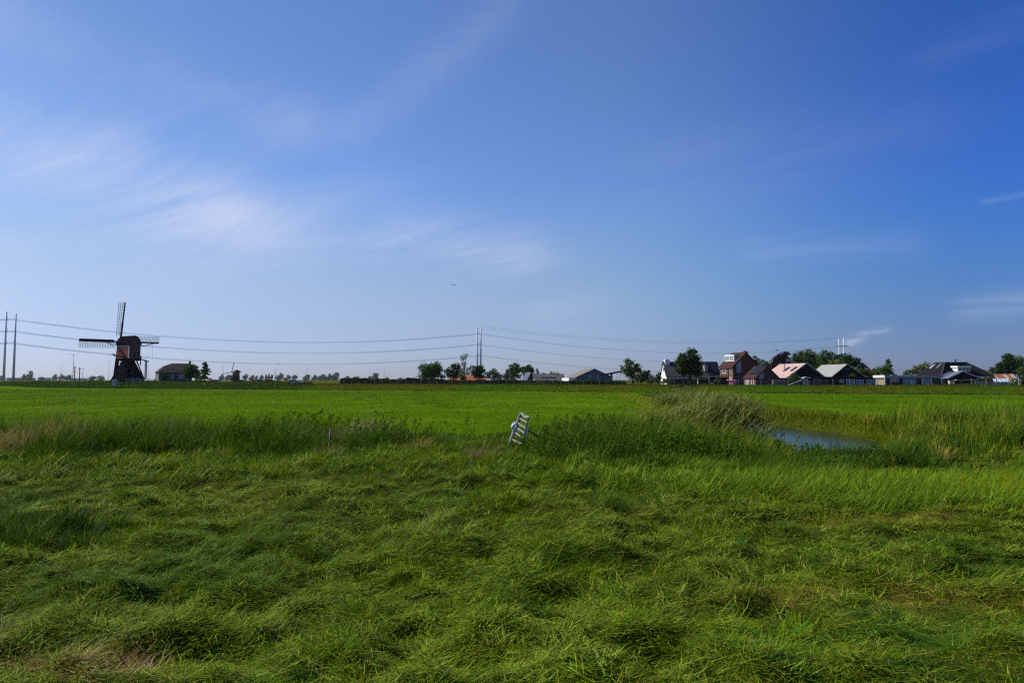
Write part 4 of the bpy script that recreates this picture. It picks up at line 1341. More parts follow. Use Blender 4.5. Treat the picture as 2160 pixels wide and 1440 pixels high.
MB().bar((-.36, -.36, ez - .1), (ax_, -.4, rz + .2), .06, .26).bar((ax_, -.4, rz + .2), (h.A + .36, -.4, ez - .1), .06, .26).build('barge_board', ZINC, h.root)
h = barn('black barn with plain grey roof and loft hatch', 1751.5, 1821, 1734, 150, 1784, 769.2, 795, GREYROOF)
h.window('R', 1781, 779, 1789, 793, NAVY, NAVY, 'loft_hatch', bars=1)
ax_, rz = h.R(1784, 769.2)
MB().box(h.R(1780, 778)[0], h.R(1790, 778)[0], -.12, -.075, h.R(1785, 778.6)[1], h.R(1785, 777.6)[1]).build('hatch_lintel', ZINC, h.root)

h = House('outbuilding', 'long low black outbuilding with many white windows before the barns', 'outbuilding', 1687, 139, 1850, None, 60, 5, .55)
A, B = h.A, h.B
zt = h.zc(796.2)
ztr = zz(796.8, (h.C + h.dr * A).y) - h.base
MB().ext([(0, 0, -.3), (A, 0, -.3), (A, 0, ztr), (0, 0, zt)], (0, B, 0)).build('wall', BLACKWOOD, h.root)
MB().ext([(-.2, -.3, zt + .003), (A + .2, -.3, ztr + .003), (A + .2, -.3, ztr + .2), (-.2, -.3, zt + .2)], (0, B + .6, 0)).build('roof', DARKWOOD, h.root)
h.window('R', 1692.5, 800, 1700.5, 812.5, WHITE, GLASSBLUE, 'door', bars=0, fw=.14)
h.window('R', 1713.5, 800, 1731, 812.5, GREYWOOD, GLASS, bars=1)
h.window('R', 1737, 801, 1745, 812, DARKWOOD, GLASS, bars=0)
h.window('R', 1769.5, 801, 1777, 806, WHITE, GLASS, bars=1)
h.window('R', 1783.5, 800, 1789, 811.5, WHITE, GLASSBLUE, 'door', bars=0, fw=.12)
h.window('R', 1791, 801, 1797, 811, WHITE, GLASSBLUE, bars=0)
h.window('R', 1805, 801.5, 1818.5, 811.5, WHITE, GLASSBLUE, bars=1)
h.window('R', 1826.5, 801.5, 1840.5, 811.5, WHITE, GLASSBLUE, bars=1)
c0, c1 = h.R(1686.5, 797)[0], h.R(1703.5, 797)[0]
cp = MB()
arc = [(c0 + (c1 - c0) * k / 8, h.zc(797.6) + .2 * sin(pi * k / 8)) for k in range(9)]
cp.ext([(x, -1.0, z) for x, z in arc] + [(x, -1.0, z + .08) for x, z in arc[::-1]], (0, .98, 0))
cp.build('door_canopy', WHITE, h.root)
rt = empty('lean_to', Vector((kx(1664) * 128, 128, .8)), 'sloping white framed cold frame leaning beside the black outbuilding', 'cold frame')
q = lambda px, py, Y=128: at(px, py, Y) - Vector(rt.location)
MB().ext([q(1664, 813), q(1690, 813), q(1690, 801.6), q(1689, 801.4), q(1664, 811.6)], (0, .12, 0)).build('side_panel', mat('dull_glazing', (.05, .07, .06), .3), rt)
MB().bar(q(1663, 812), q(1690.5, 801.6), .1, .14).bar(q(1663, 813.2), q(1690, 813.4), .1, .12).build('frame', WHITE, rt)

rt = empty('garden_gate', Vector((kx(1632) * 128, 128, .9)), 'weathered timber garden gate beside the brick wing', 'gate')
q = lambda px, py, Y=128: at(px, py, Y) - Vector(rt.location)
for px in (1630, 1632.5, 1655): MB().bar(q(px, 801), q(px, 814), .16).build('post', GREYWOOD, rt)
MB().bar(q(1632, 802), q(1656, 801.5), .1, .16).build('top_rail', GREYWOOD, rt)
MB().ext([q(1634, 813), q(1654, 813), q(1654, 803.5), q(1634, 804)], (0, .06, 0)).build('panel', mat('grey_panel', (.12, .12, .13), .8), rt)

# flat roofed building
h = House('annexe', 'flat roofed dark blue annexe with pale fascia and wide windows', 'annexe', 1866, 132, 2001, 1845, 58, None, .55)
A, B = h.A, h.B
zt = h.zc(797)
x2 = h.R(1965, 800)[0]
h.block('wall', NAVY, 0, x2, 0, B, -.3, zt)
h.block('brick_wall', DBRICK, x2 + .003, A, 0, B, -.3, zt)
h.block('side_wall', TANWOOD, -.06, -.004, 0, B, -.3, zt)
h.block('flat_roof', ZINC, -.35, A + .25, -.35, B + .35, zt + .003, zt + .5)
h.block('fascia', WHITE, -.40, -.353, -.3, B + .3, zt + .2, zt + .52)
h.window('R', 1880, 799.5, 1891.5, 804, WHITE, GLASS, bars=1)
h.window('R', 1903, 799.5, 1928.5, 812, ZINC, GLASSBLUE, 'patio_door', bars=1)
h.window('R', 1942.5, 799.5, 1959.5, 812.5, ZINC, GLASSBLUE, 'patio_door', bars=0)
h.window('L', 1851.5, 799, 1848.5, 811, TANWOOD, GLASS, bars=0)
MB().bar((-.45, -.45, 0), (-.45, -.45, h.zc(792)), .12).build('corner_pole', ZINC, h.root)

# big farmhouse with the hipped roof
h = House('farmhouse', 'broad dark hip roofed farmhouse with white dormer and two skylights', 'farmhouse', 1984, 152, 2096, 1930, 62, None, .5)
A, B = h.A, h.B
ez, rz = h.zc(793.5), h.zc(764, 3, 3)
MB().box(.3, A - .3, .3, B - .3, -.3, ez - .1).build('wall', DBRICK, h.root)
def on(px, py, Yd):
    p = at(px, py, Yd) - h.C
    return Vector((p.dot(h.dr), p.dot(h.dl), p.z))
Yr = (h.C + h.dr * A * .35 + h.dl * B * .4).y
t0, t1, t2 = on(1992.5, 764.2, Yr), on(2038.5, 764.2, Yr + 2.2), on(1973, 764.6, Yr + 3.5)
t3 = t1 + (t2 - t0)
bz = ez - .1
rf = MB()
rf.add([(-.3, -.3, bz), (A + .3, -.3, bz), (A + .3, B + .3, bz), (-.3, B + .3, bz), t0, t1, t3, t2], [(3, 2, 1, 0), (4, 5, 6, 7), (0, 1, 5, 4), (1, 2, 6, 5), (2, 3, 7, 6), (3, 0, 4, 7)])
rf.build('roof', DTILE, h.root)
rg_ = MB()
for a_, b_ in (((-.3, -.3, bz), t0), ((A + .3, -.3, bz), t1), ((-.3, B + .3, bz), t2), (t0, t1), (t0, t2)): rg_.bar(a_, b_, .28, .2)
rg_.build('ridge_tiles', mat('ridge_tiles', (.05, .045, .045), .8), h.root)
MB().box(A * .3, A + .5, -.42, -.305, bz - .32, bz + .02).build('fascia', WHITE, h.root)
# dormer on the front slope
fy = lambda z: -.3 + (t0.y + .3) * (z - bz) / (t0.z - bz)
xl, zl = h.R(2017, 783, 1.4)
xr, zh = h.R(2042.5, 771.5, 1.4)
fy0 = fy(zl) - .25
dd = MB().box(xl, xr, fy0, fy0 + 3.2, zl, zh - .35).build('dormer', WHITE, h.root)
MB().box(xl - .22, xr + .15, fy0 - .3, fy0 + 3.3, zh - .347, zh).build('dormer_roof', WHITE, dd)
wn_ = MB()
for k in range(3):
    a_ = xl + (xr - xl) * (.08 + .31 * k)
    wn_.box(a_, a_ + (xr - xl) * .21, fy0 - .03, fy0 - .003, zl + .2, zh - .5)
wn_.build('pane', GLASS, dd)
# skylights on the L slope
n1 = Vector((0, 1, 0))
up_ = Vector((t0.x + .3, 0, t0.z - bz))
for px in (1963, 1977):
    lx = t0.x * .55
    y = h.Lw(px, 778, lx)[0]
    zc_ = bz + (t0.z - bz) * (lx + .3) / (t0.x + .3)
    sheet_on_slope(h, 'skylight', GLASSPALE if px < 1970 else mat('grey_skylight', (.10, .12, .15), .3), (lx, y, zc_), n1, up_, 1.0, 1.5, .08, .05)
MB().tube(t0.lerp(t1, .5), t0.lerp(t1, .5) + Vector((0, 0, .75)), .14).build('flue', DARKWOOD, h.root)

# porch building
h = House('garden_house', 'small open garden house with shallow white edged gable and posts', 'garden house', 2001.5, 129, 2061, None, 62, 4.5, .55)
A, B = h.A, h.B
ez, rz = h.zc(798), h.zc(785.3, A * .45)
h.gable('y', ez, rz, BLACKWOOD, BLUEROOF, over=.25, y0=2.0, apex=.45)
MB().ext([(0, .02, ez), (A, .02, ez), (A * .45, .02, rz)], (0, .15, 0)).build('gable_panel', BLACKWOOD, h.root)
MB().ext([(-.3, -.1, ez + .0), (A * .45, -.1, rz + .12), (A + .3, -.1, ez), (A + .3, -.1, ez + .14), (A * .45, -.1, rz + .28), (-.3, -.1, ez + .14)], (0, 2.05, 0)).build('porch_roof', GREYWALL, h.root)
MB().bar((-.36, -.16, ez + .06), (A * .45, -.16, rz + .22), .06, .2).bar((A * .45, -.16, rz + .22), (A + .36, -.16, ez + .06), .06, .2).build('barge_board', ZINC, h.root)
MB().box(A * .1, A * 1.02, -1.3, -.12, ez - .32, ez - .2).build('canopy', ZINC, h.root)
for px in (2008, 2023.5, 2047, 2060):
    x = h.R(px, 805)[0]
    MB().box(x, x + .13, -.09, .01, -.3, ez - .33).build('post', PALEWOOD, h.root)

# plank fence, rusty shed, greenhouse, pole
rt = empty('plank_fence', Vector((kx(2057) * 121, 121, .9)), 'weathered pale plank fence beside the garden house', 'fence')
q = lambda px, py, Y=121: at(px, py, Y) - Vector(rt.location)
pl = MB()
px = 2057.0
while px < 2122:
    pl.ext([q(px, 815), q(px + 1.9, 815), q(px + 1.9, 805 + rng.uniform(-.3, .3)), q(px, 805 + rng.uniform(-.3, .3))], (0, .04, 0))
    px += 2.02
pl.build('planks', GREYWOOD, rt)
for px in (2058, 2080, 2102, 2121): MB().bar(q(px, 815, 121.15), q(px, 804, 121.15), .13).build('post', GREYWOOD, rt)
h = House('shed', 'small shed with striped rusty corrugated roof under the tall trees', 'shed', 2103, 134, 2143, None, 80, 3.5, .6)
A, B = h.A, h.B
ez, rz = h.zc(798.5), h.zc(789)
MB().ext([(0, 0, -.2), (0, B, -.2), (0, B, rz - .1), (0, 0, ez - .1)], (A, 0, 0)).build('wall', TANWOOD, h.root)
for k in range(5):
    MB().ext([(A * k / 5, -.3, ez - .08), (A * k / 5, B, rz), (A * k / 5, B, rz + .06), (A * k / 5, -.3, ez - .02)], (A / 5 - .004, 0, 0)).build('roof_sheet', RUSTPALE if k in (2, 4) else RUST, h.root)
h = House('greenhouse', 'little greenhouse with blue white sloping panes before the rusty shed', 'greenhouse', 2098, 124, 2128, None, 80, 2.6, .7)
A, B = h.A, h.B
ez, rz = h.zc(805.5), h.zc(799)
MB().ext([(0, 0, -.2), (0, B, -.2), (0, B, rz - .08), (0, 0, ez - .08)], (A, 0, 0)).build('wall', GLASSBLUE, h.root)
for k in range(3):
    MB().ext([(A * k / 3 + .05, -.15, ez - .05), (A * k / 3 + .05, B, rz), (A * k / 3 + .05, B, rz + .05), (A * k / 3 + .05, -.15, ez)], (A / 3 - .1, 0, 0)).build('roof_pane', mat('pale_blue_glazing', (.42, .52, .62), .15, (.32, .42, .52), spec=.5), h.root)
for k in range(4):
    MB().bar((A * k / 3, -.17, ez - .02), (A * k / 3, B, rz + .03), .08, .1).build('glazing_bar', WHITE, h.root)
rt = empty('clothes_pole', Vector((kx(2150) * 118, 118, .95)), 'tall wooden clothes pole with a cross arm at the garden edge', 'pole')
q = lambda px, py, Y=118: at(px, py, Y) - Vector(rt.location)
MB().bar(q(2150, 818), q(2150, 793.5), .16).build('pole', GREYWOOD, rt)
MB().bar(q(2141, 794.5), q(2155.5, 793.8), .12).build('cross_arm', GREYWOOD, rt)
# ------------------------------------------------------------------ trees
BARK = mat('bark', (.075, .062, .048), .95, (.04, .034, .028), 6, bump=.03, stretch=(1, 1, .2))
PALEBARK = mat('pale_bark', (.24, .23, .20), .9, (.13, .12, .10), 5)
DG = [(.018, .042, .010), (.026, .058, .012), (.038, .074, .016)]
MG = [(.032, .075, .012), (.050, .104, .017), (.072, .125, .022)]
BG = [(.052, .108, .016), (.072, .132, .022), (.038, .085, .014)]
YG = [(.11, .135, .025), (.085, .12, .02), (.065, .10, .02)]
PU = [(.030, .013, .022), (.020, .010, .016), (.046, .020, .026)]
GG = [(.075, .105, .05), (.055, .085, .038), (.042, .07, .028)]
FH = [(.075, .118, .066), (.060, .100, .056), (.088, .132, .072)]  # pale bluish tones paint the distance haze into the leaves

def tree(name, label, Y, tpx, lobes, cols, leaf=.36, dens=5.5, tr=.22, bark=None, cat='tree', group=None, loose=.52, nsub=20, basez=None, top=None, squash=.9):
    "crown lobes are (px, py, half width, half height) as seen; depth follows width"
    x0 = kx(tpx) * Y
    bz = float(ground(x0, Y)) if basez is None else basez
    rt = empty(name, (x0, Y, bz), label, cat, group)
    o = Vector((x0, Y, bz))
    m = Y / F
    Ps, Os, Cs = [], [], []
    cen = []
    for cx, cy, rx, ry in lobes:
        if group is None and name != 'birch_tree': rx, ry = rx * 1.2, ry * 1.14
        c = np.array(at(cx, cy, Y + rng.uniform(-.3, .3) * rx * m) - o)
        cen.append((c, rx * m))
        R3 = np.array([rx * m, rx * m * squash, ry * m])
        k = max(5, int(nsub * (.6 + .4 * ry / max(rx, 1))))
        d = rng.normal(size=(k, 3))
        d /= np.linalg.norm(d, axis=1, keepdims=True)
        sub = c + d * R3 * rng.uniform(.35, .85, (k, 1))
        sub = np.concatenate([sub, [c]])
        tint = rng.uniform(.75, 1.25, k + 1)
        area = pi * rx * ry * m * m
        N = int(dens * area / leaf ** 2 * 1.6)
        i = rng.integers(0, k + 1, N)
        e = rng.normal(size=(N, 3))
        e /= np.linalg.norm(e, axis=1, keepdims=True)
        rr = rng.random((N, 1)) ** .45
        P = sub[i] + e * rr * R3.min() * loose * np.where(i == k, 1.8, 1)[:, None] * np.array([1.1, 1.1, .9])
        P = P
        Ps.append(P)
        Os.append(e)
        Cs.append(palette(N, cols, None, .2) * tint[i][:, None])
    P, O, C_ = np.concatenate(Ps), np.concatenate(Os), np.concatenate(Cs)
    keep = P[:, 2] > .15
    leaves('crown', P[keep], leaf, np.clip(C_[keep], 0, 1), LEAF, rt, O[keep])
    t = MB()
    topc = max(cen, key=lambda q: q[0][2])[0]
    mid = np.mean([q[0] for q in cen], 0)
    z1 = max(.6, mid[2] * .55)
    t.path([(0, 0, -.3), (mid[0] * .1, mid[1] * .1, z1 * .5), (mid[0] * .4, mid[1] * .4, z1), (topc[0] * .8, topc[1] * .8, topc[2] * .92)], [tr * 1.25, tr, tr * .75, tr * .2], 7)
    for c, r in cen:
        t.path([(mid[0] * .4, mid[1] * .4, z1 * .9), ((mid[0] * .4 + c[0]) * .5, (mid[1] * .4 + c[1]) * .5, (z1 + c[2]) * .5 - .1), tuple(c)], [tr * .55, tr * .4, tr * .12], 6)
    t.build('trunk', bark or BARK, rt, True)
    return rt

G_FAR = 'trees of the hazy far row'
# centre group
tree('tree', 'broad oak like tree standing alone above the hedge at the orange roofed building', 190, 906, [(907, 775, 20, 16), (894, 785, 16, 14), (922, 782, 14, 16), (905, 790, 24, 10), (930, 793, 8, 7)], MG, .42)
tree('tree', 'dark rounded tree close behind the tall pale birch', 200, 957, [(960, 773, 13, 9), (949, 783, 11, 9), (964, 785, 11, 12), (955, 790, 15, 10)], DG, .42)
tree('birch_tree', 'tall thin pale birch with sparse grey green leaves', 170, 977, [(979, 752, 9, 7), (974, 757, 7, 6), (985, 748, 4, 4), (978, 768, 7, 7), (986, 778, 10, 8), (994, 772, 4, 5), (975, 786, 9, 9), (987, 788, 8, 6)], GG, .30, 2.1, .14, PALEBARK, loose=.5, nsub=22)
tree('shrub', 'yellowish green shrub before the orange roof under the birch', 165, 974, [(973, 794, 8, 8), (978, 798, 6, 5)], YG, .3, cat='shrub', tr=.08)
tree('tree', 'dense dark dome shaped tree below the central pylon poles', 195, 1009, [(1010, 780, 13, 11), (1003, 788, 10, 9), (1016, 788, 9, 9), (1010, 777, 9, 7)], DG, .36, 8.0, loose=.45)
tree('tree', 'grey green willow like tree between the dome tree and the twin trees', 200, 1042, [(1040, 790, 14, 9), (1050, 794, 10, 7), (1030, 795, 8, 6)], GG, .36)
tree('tree', 'small dark windblown tree standing behind the grey green willow', 210, 1043, [(1043, 781, 7, 4), (1036, 785, 6, 4), (1045, 787, 6, 4)], MG, .36, 4)
tree('cypress', 'narrow dark cypress beside the bright round tree', 205, 1069, [(1069, 783, 2.4, 7), (1069, 791, 3.6, 8)], DG, .3, 7, .1)
tree('tree', 'tall full green tree behind the blue roofed house', 200, 1084, [(1085, 772, 11, 8), (1078, 781, 10, 8), (1091, 780, 9, 10), (1080, 793, 17, 10), (1070, 796, 8, 7)], BG, .40)
tree('tree', 'dark spreading tree directly behind the blue roofed house', 225, 1112, [(1114, 773, 8, 5), (1106, 779, 10, 7), (1119, 780, 9, 8), (1112, 788, 14, 9)], DG, .42)
for i, (px, tp, w, lb) in enumerate([(1133, 776, 4, 'slender hazy conifer behind the roof ridge of the long grey barn'), (1146, 786, 8, 'low hazy bushy tree behind the skylights of the long grey barn'), (1163, 783, 6, 'pointed hazy tree behind the middle of the long grey barn'), (1176, 785, 7, 'low hazy tree behind the flue of the long grey barn')]):
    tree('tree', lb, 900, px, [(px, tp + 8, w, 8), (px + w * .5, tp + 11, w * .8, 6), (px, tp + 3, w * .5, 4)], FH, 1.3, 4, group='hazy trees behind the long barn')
# right of the grey barn
tree('tree', 'green tree with two rounded tops beside the lift bridge', 150, 1334, [(1327, 766, 10, 10), (1317, 778, 11, 9), (1333, 778, 11, 10), (1345, 774, 8, 9), (1347, 782, 7, 8), (1328, 787, 14, 8), (1336, 797, 8, 8)], BG, .34, 5.5)
tree('weeping_tree', 'brownish green weeping bush in front of the two topped tree', 135, 1352, [(1350, 792, 12, 8), (1357, 799, 10, 8), (1345, 800, 9, 7), (1362, 785, 6, 4)], [(.055, .075, .018), (.04, .06, .016), (.07, .075, .02)], .26, cat='tree', tr=.1)
tree('shrub', 'dark windswept bush rising behind the weeping bush', 150, 1366, [(1366, 788, 7, 8), (1362, 795, 7, 7), (1369, 783, 3, 3)], DG, .28, cat='shrub', tr=.08)
tree('shrub', 'round dull green bush between the weeping bush and the white house', 140, 1375, [(1375, 800, 8, 7), (1370, 804, 7, 5)], [(.05, .075, .02), (.035, .055, .016)], .26, cat='shrub', tr=.06)
tree('shrub', 'upright dark bush hugging the corner of the white house', 148, 1389, [(1389, 795, 6, 8), (1388, 803, 6, 6), (1391, 788, 3.5, 4)], DG, .26, cat='shrub', tr=.06)
tree('shrub', 'bright yellow green bush at the foot of the white wall', 138, 1397, [(1396, 806, 6, 4), (1402, 805, 4, 4)], YG, .2, cat='shrub', tr=.05)
tree('shrub', 'rounded dark garden bush before the veranda of the white house', 146, 1410, [(1410, 803, 8, 7), (1418, 805, 6, 5)], MG, .24, cat='shrub', tr=.05)
tree('chestnut_tree', 'big dark dense chestnut tree hiding the middle of the white house', 150, 1454, [(1455, 752, 18, 15), (1443, 765, 16, 16), (1466, 766, 16, 18), (1455, 775, 25, 15), (1440, 783, 14, 10), (1470, 785, 13, 10), (1461, 741, 10, 6)], DG, .36, 7.5, .34, loose=.42, nsub=24)
tree('shrub', 'small trimmed bush under the carport roof', 133, 1515, [(1514, 802, 7, 5), (1519, 801, 5, 4)], BG, .2, cat='shrub', tr=.06)
tree('shrub', 'leafy creeper bush at the carport corner by the chestnut', 136, 1468, [(1466, 800, 5, 6), (1471, 796, 4, 3)], BG, .22, cat='shrub', tr=.05)
# trees behind the right houses
tree('tree', 'slender light green tree showing beside the brick house roof', 200, 1594, [(1592, 753, 4, 5), (1596, 762, 6, 7), (1592, 770, 6, 6)], BG, .36, 4.5)
tree('tree', 'mid green tree behind the brick wing', 205, 1611, [(1608, 766, 10, 8), (1618, 770, 10, 9), (1604, 777, 10, 8)], MG, .4)
tree('copper_beech', 'dark purple leaved beech behind the pink roofed barn', 190, 1646, [(1652, 752, 14, 10), (1637, 764, 13, 12), (1655, 766, 15, 13), (1643, 779, 22, 13), (1660, 745, 7, 5), (1628, 775, 8, 8)], PU, .38, 6.5, .3)
tree('tree', 'tall full crowned green tree nearest the purple beech', 205, 1697, [(1698, 748, 17, 11), (1685, 758, 15, 12), (1708, 760, 14, 14), (1692, 772, 24, 14), (1678, 750, 6, 6)], MG, .42, 6)
tree('tree', 'tall green tree in the middle of the group behind the grey roofed barn', 210, 1740, [(1740, 750, 15, 11), (1727, 760, 13, 12), (1752, 762, 13, 12), (1738, 772, 22, 12), (1762, 752, 4, 6)], BG, .42, 6)
tree('tree', 'pale yellow green tree glowing over the grey barn roof', 180, 1762, [(1762, 764, 12, 7), (1752, 769, 9, 6), (1773, 767, 9, 6)], [(.15, .17, .035), (.12, .15, .03)], .34, 5)
tree('tree', 'dark spreading tree sloping down beyond the yellow green tree', 190, 1797, [(1787, 754, 14, 9), (1800, 760, 15, 10), (1812, 769, 12, 9), (1790, 768, 17, 10), (1822, 777, 9, 7), (1805, 783, 20, 9)], DG, .40, 6)
tree('tree', 'green tree filling the gap beyond the pink barn ridge', 225, 1718, [(1718, 758, 13, 12), (1710, 770, 14, 12), (1728, 772, 13, 12)], MG, .42, 6)
tree('tree', 'dark tree far behind the white poles and the pale tree', 230, 1772, [(1773, 757, 12, 10), (1764, 768, 13, 11), (1782, 768, 12, 12)], DG, .42, 6)
tree('tree', 'mid green tree closing the group beside the pointed conifer', 215, 1838, [(1836, 784, 14, 8), (1826, 789, 12, 8), (1848, 790, 11, 7)], MG, .4, 6)
tree('shrub', 'olive green bush behind the end of the grey roofed barn', 165, 1818, [(1815, 782, 12, 7), (1826, 788, 11, 7), (1838, 790, 9, 6)], [(.06, .085, .018), (.08, .095, .02)], .32, cat='shrub', tr=.1)
tree('conifer', 'bushy green conifer with a pointed top behind the flat roofed annexe', 175, 1866, [(1874, 762, 5, 6), (1872, 773, 9, 8), (1858, 781, 16, 9), (1872, 786, 16, 9), (1845, 788, 10, 7)], MG, .36, 6)
tree('willow_tree', 'yellow green willow behind the ridge of the big hip roof', 195, 1938, [(1950, 772, 13, 7), (1937, 780, 14, 8), (1924, 785, 12, 7), (1957, 780, 12, 8), (1912, 788, 7, 5)], YG, .38, 5)
tree('tree', 'big dark tree towering over the rusty roofed shed', 165, 2128, [(2126, 757, 14, 10), (2115, 768, 14, 10), (2134, 770, 18, 12), (2122, 780, 26, 12), (2105, 782, 10, 8), (2130, 749, 6, 4)], DG, .38, 6.5, .3)
tree('tree', 'lighter green tree cut by the picture edge beside the big dark tree', 185, 2158, [(2152, 760, 12, 9), (2160, 770, 14, 12), (2155, 784, 16, 12)], BG, .40, 6)
tree('shrub', 'low green bush behind the hip roof eaves by the big dark tree', 175, 2081, [(2079, 785, 6, 5), (2092, 780, 6, 8), (2097, 788, 7, 7)], MG, .34, cat='shrub', tr=.08)
tree('shrub', 'white flowering bush beside the clothes pole', 120, 2139, [(2140, 804, 8, 7), (2136, 800, 5, 4)], [(.06, .10, .02), (.08, .115, .025), (.45, .45, .40)], .2, cat='shrub', tr=.05)
tree('shrub', 'dark hedge bush at the picture edge behind the clothes pole', 128, 2158, [(2156, 800, 9, 10), (2162, 806, 9, 8)], DG, .24, cat='shrub', tr=.05)
tree('shrub', 'green garden bush before the black barn gable', 140, 1678, [(1676, 795, 9, 8), (1684, 800, 8, 8), (1670, 803, 8, 8)], MG, .24, cat='shrub', tr=.06)
tree('shrub', 'small climbing bush against the loft barn gable', 141, 1797, [(1797, 792, 7, 4), (1803, 793, 5, 3)], BG, .2, cat='shrub', tr=.05, basez=2.6)
tree('shrub', 'olive bush row behind the plank fence', 127, 2085, [(2070, 801, 9, 4), (2082, 799, 10, 5), (2094, 800, 8, 5)], [(.05, .065, .02), (.07, .075, .02)], .22, cat='shrub', tr=.05)
# near the mill
tree('tree', 'dense round dark tree covering the end of the brown farmhouse', 165, 404, [(404, 779, 14, 11), (396, 788, 11, 10), (412, 787, 11, 10), (404, 791, 17, 9)], MG, .34, 7.5, loose=.45)
tree('shrub', 'small green bush against the farmhouse wall', 170, 352, [(352, 793, 9, 5), (345, 796, 6, 4)], MG, .26, cat='shrub', tr=.05)
def conifer():
    Y, px = 160, 434
    x0 = kx(px) * Y
    bz = float(ground(x0, Y))
    rt = empty('conifer', (x0, Y, bz), 'lopsided open conifer with drooping tiers beside the brown farmhouse', 'tree')
    H_ = zz(762, Y) - bz
    t = MB().path([(0, 0, -.2), (0, 0, H_ * .5), (.05, 0, H_)], [.16, .11, .03])
    Ps = []
    for k in range(40):
        z = H_ * (.22 + .74 * (k / 40) ** .9)
        ln = (1 - z / H_) * 2.6 * rng.uniform(.5, 1.15) + .25
        if z > H_ * .68: ln = min(ln, .55)
        a = rng.uniform(0, 2 * pi)
        tip = np.array([cos(a) * ln, sin(a) * ln, -.12 * ln])
        t.path([(0, 0, z), (tip[0] * .5, tip[1] * .5, z + .05), (tip[0], tip[1], z + tip[2])], [.045, .03, .012], 5)
        m = int(60 * ln + 14)
        s = rng.uniform(.15, 1.05, (m, 1))
        Ps.append(np.array([0, 0, z]) + s * tip + rng.normal(0, .13, (m, 3)) * np.array([1, 1, .75]))
    P = np.concatenate(Ps)
    leaves('crown', P, .26, palette(len(P), MG + [(.09, .13, .03)]), LEAF, rt, flat=.5)
    t.build('trunk', BARK, rt)
conifer()
tree('shrub', 'brownish green bush in front of the small distant mill', 172, 493, [(493, 793, 6, 6), (497, 798, 6, 5), (489, 799, 5, 4)], [(.06, .075, .02), (.045, .06, .018)], .26, cat='shrub', tr=.05)
# far rows
far = [(468, 789, 6, 'leftish'), (481, 790, 7, ''), (518, 787, 6, ''), (532, 790, 6, ''), (541, 791, 3, ''), (551, 790, 5, ''), (561, 789, 3, ''), (567, 788, 2.6, ''), (573, 788, 3, ''), (591, 786, 9, ''),
       (607, 790, 8, ''), (621, 789, 6, ''), (647, 789, 8, ''), (663, 790, 7, ''), (680, 789, 10, ''), (694, 787, 8, ''), (708, 785, 9, ''), (731, 792, 9, ''), (750, 793, 9, ''), (789, 786, 12, ''), (815, 795, 8, ''), (843, 796, 9, '')]
far_lab = ['hazy twin topped tree in the far row behind the open conifer', 'hazy round tree in the far row just before the small distant mill', 'hazy tree in the far row touching the far side of the small mill', 'hazy broad tree in the far row over the first parked cars', 'narrow hazy poplar standing over the dark parked cars', 'hazy double tree in the far row behind the silver car', 'first of three narrow hazy poplars over the red car', 'middle of three narrow hazy poplars over the red car', 'last of three narrow hazy poplars over the red car', 'large hazy tree beside the arm lamp near the red car',
           'hazy tree in the far row above the white car roof', 'hazy bluish tree behind the bonnet of the white car', 'hazy tree in the far row above the curved railing', 'hazy low tree just past the curved railing', 'hazy wide tree before the tallest clump of the far row', 'hazy pointed tree leaning on the tallest clump of the far row', 'tallest hazy clump of the far row with feathery tops', 'hazy tree dipping behind the dark part of the hedge', 'low hazy tree over the dark hedge', 'dark hazy dome shaped tree above the dry part of the hedge', 'faint low tree beside the lamp mast past the dome shaped tree', 'faint low tree before the broad oak like tree']
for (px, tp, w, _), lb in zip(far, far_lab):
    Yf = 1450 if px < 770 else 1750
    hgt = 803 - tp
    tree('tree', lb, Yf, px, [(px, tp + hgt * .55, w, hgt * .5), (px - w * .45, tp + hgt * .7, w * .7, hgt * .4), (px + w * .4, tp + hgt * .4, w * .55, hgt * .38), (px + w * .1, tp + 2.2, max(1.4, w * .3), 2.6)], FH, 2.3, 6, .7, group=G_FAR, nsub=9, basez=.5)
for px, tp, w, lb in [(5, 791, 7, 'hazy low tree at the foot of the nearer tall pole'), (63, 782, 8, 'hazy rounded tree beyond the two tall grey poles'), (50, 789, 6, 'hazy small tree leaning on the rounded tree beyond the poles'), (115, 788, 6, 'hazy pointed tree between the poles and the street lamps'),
                      (130, 789, 7, 'first hazy dome shaped tree behind the street lamps'), (145, 789, 8, 'second hazy dome shaped tree behind the street lamps'), (195, 790, 8, 'hazy dome shaped tree halfway to the big windmill'), (213, 791, 9, 'hazy wide tree just before the big windmill'), (88, 794, 6, 'low hazy bush beyond the warehouse roof'), (330, 794, 3.5, 'tiny hazy tree between the windmill and the farmhouse')]:
    Yf = 1250
    hgt = 803 - tp
    tree('tree', lb, Yf, px, [(px, tp + hgt * .5, w, hgt * .5), (px - w * .4, tp + hgt * .65, w * .7, hgt * .4), (px + w * .4, tp + hgt * .55, w * .6, hgt * .4)], FH if px != 63 else MG, 2.0, 5, .6, group='hazy trees beyond the meadow near the windmill', nsub=9, basez=.5)
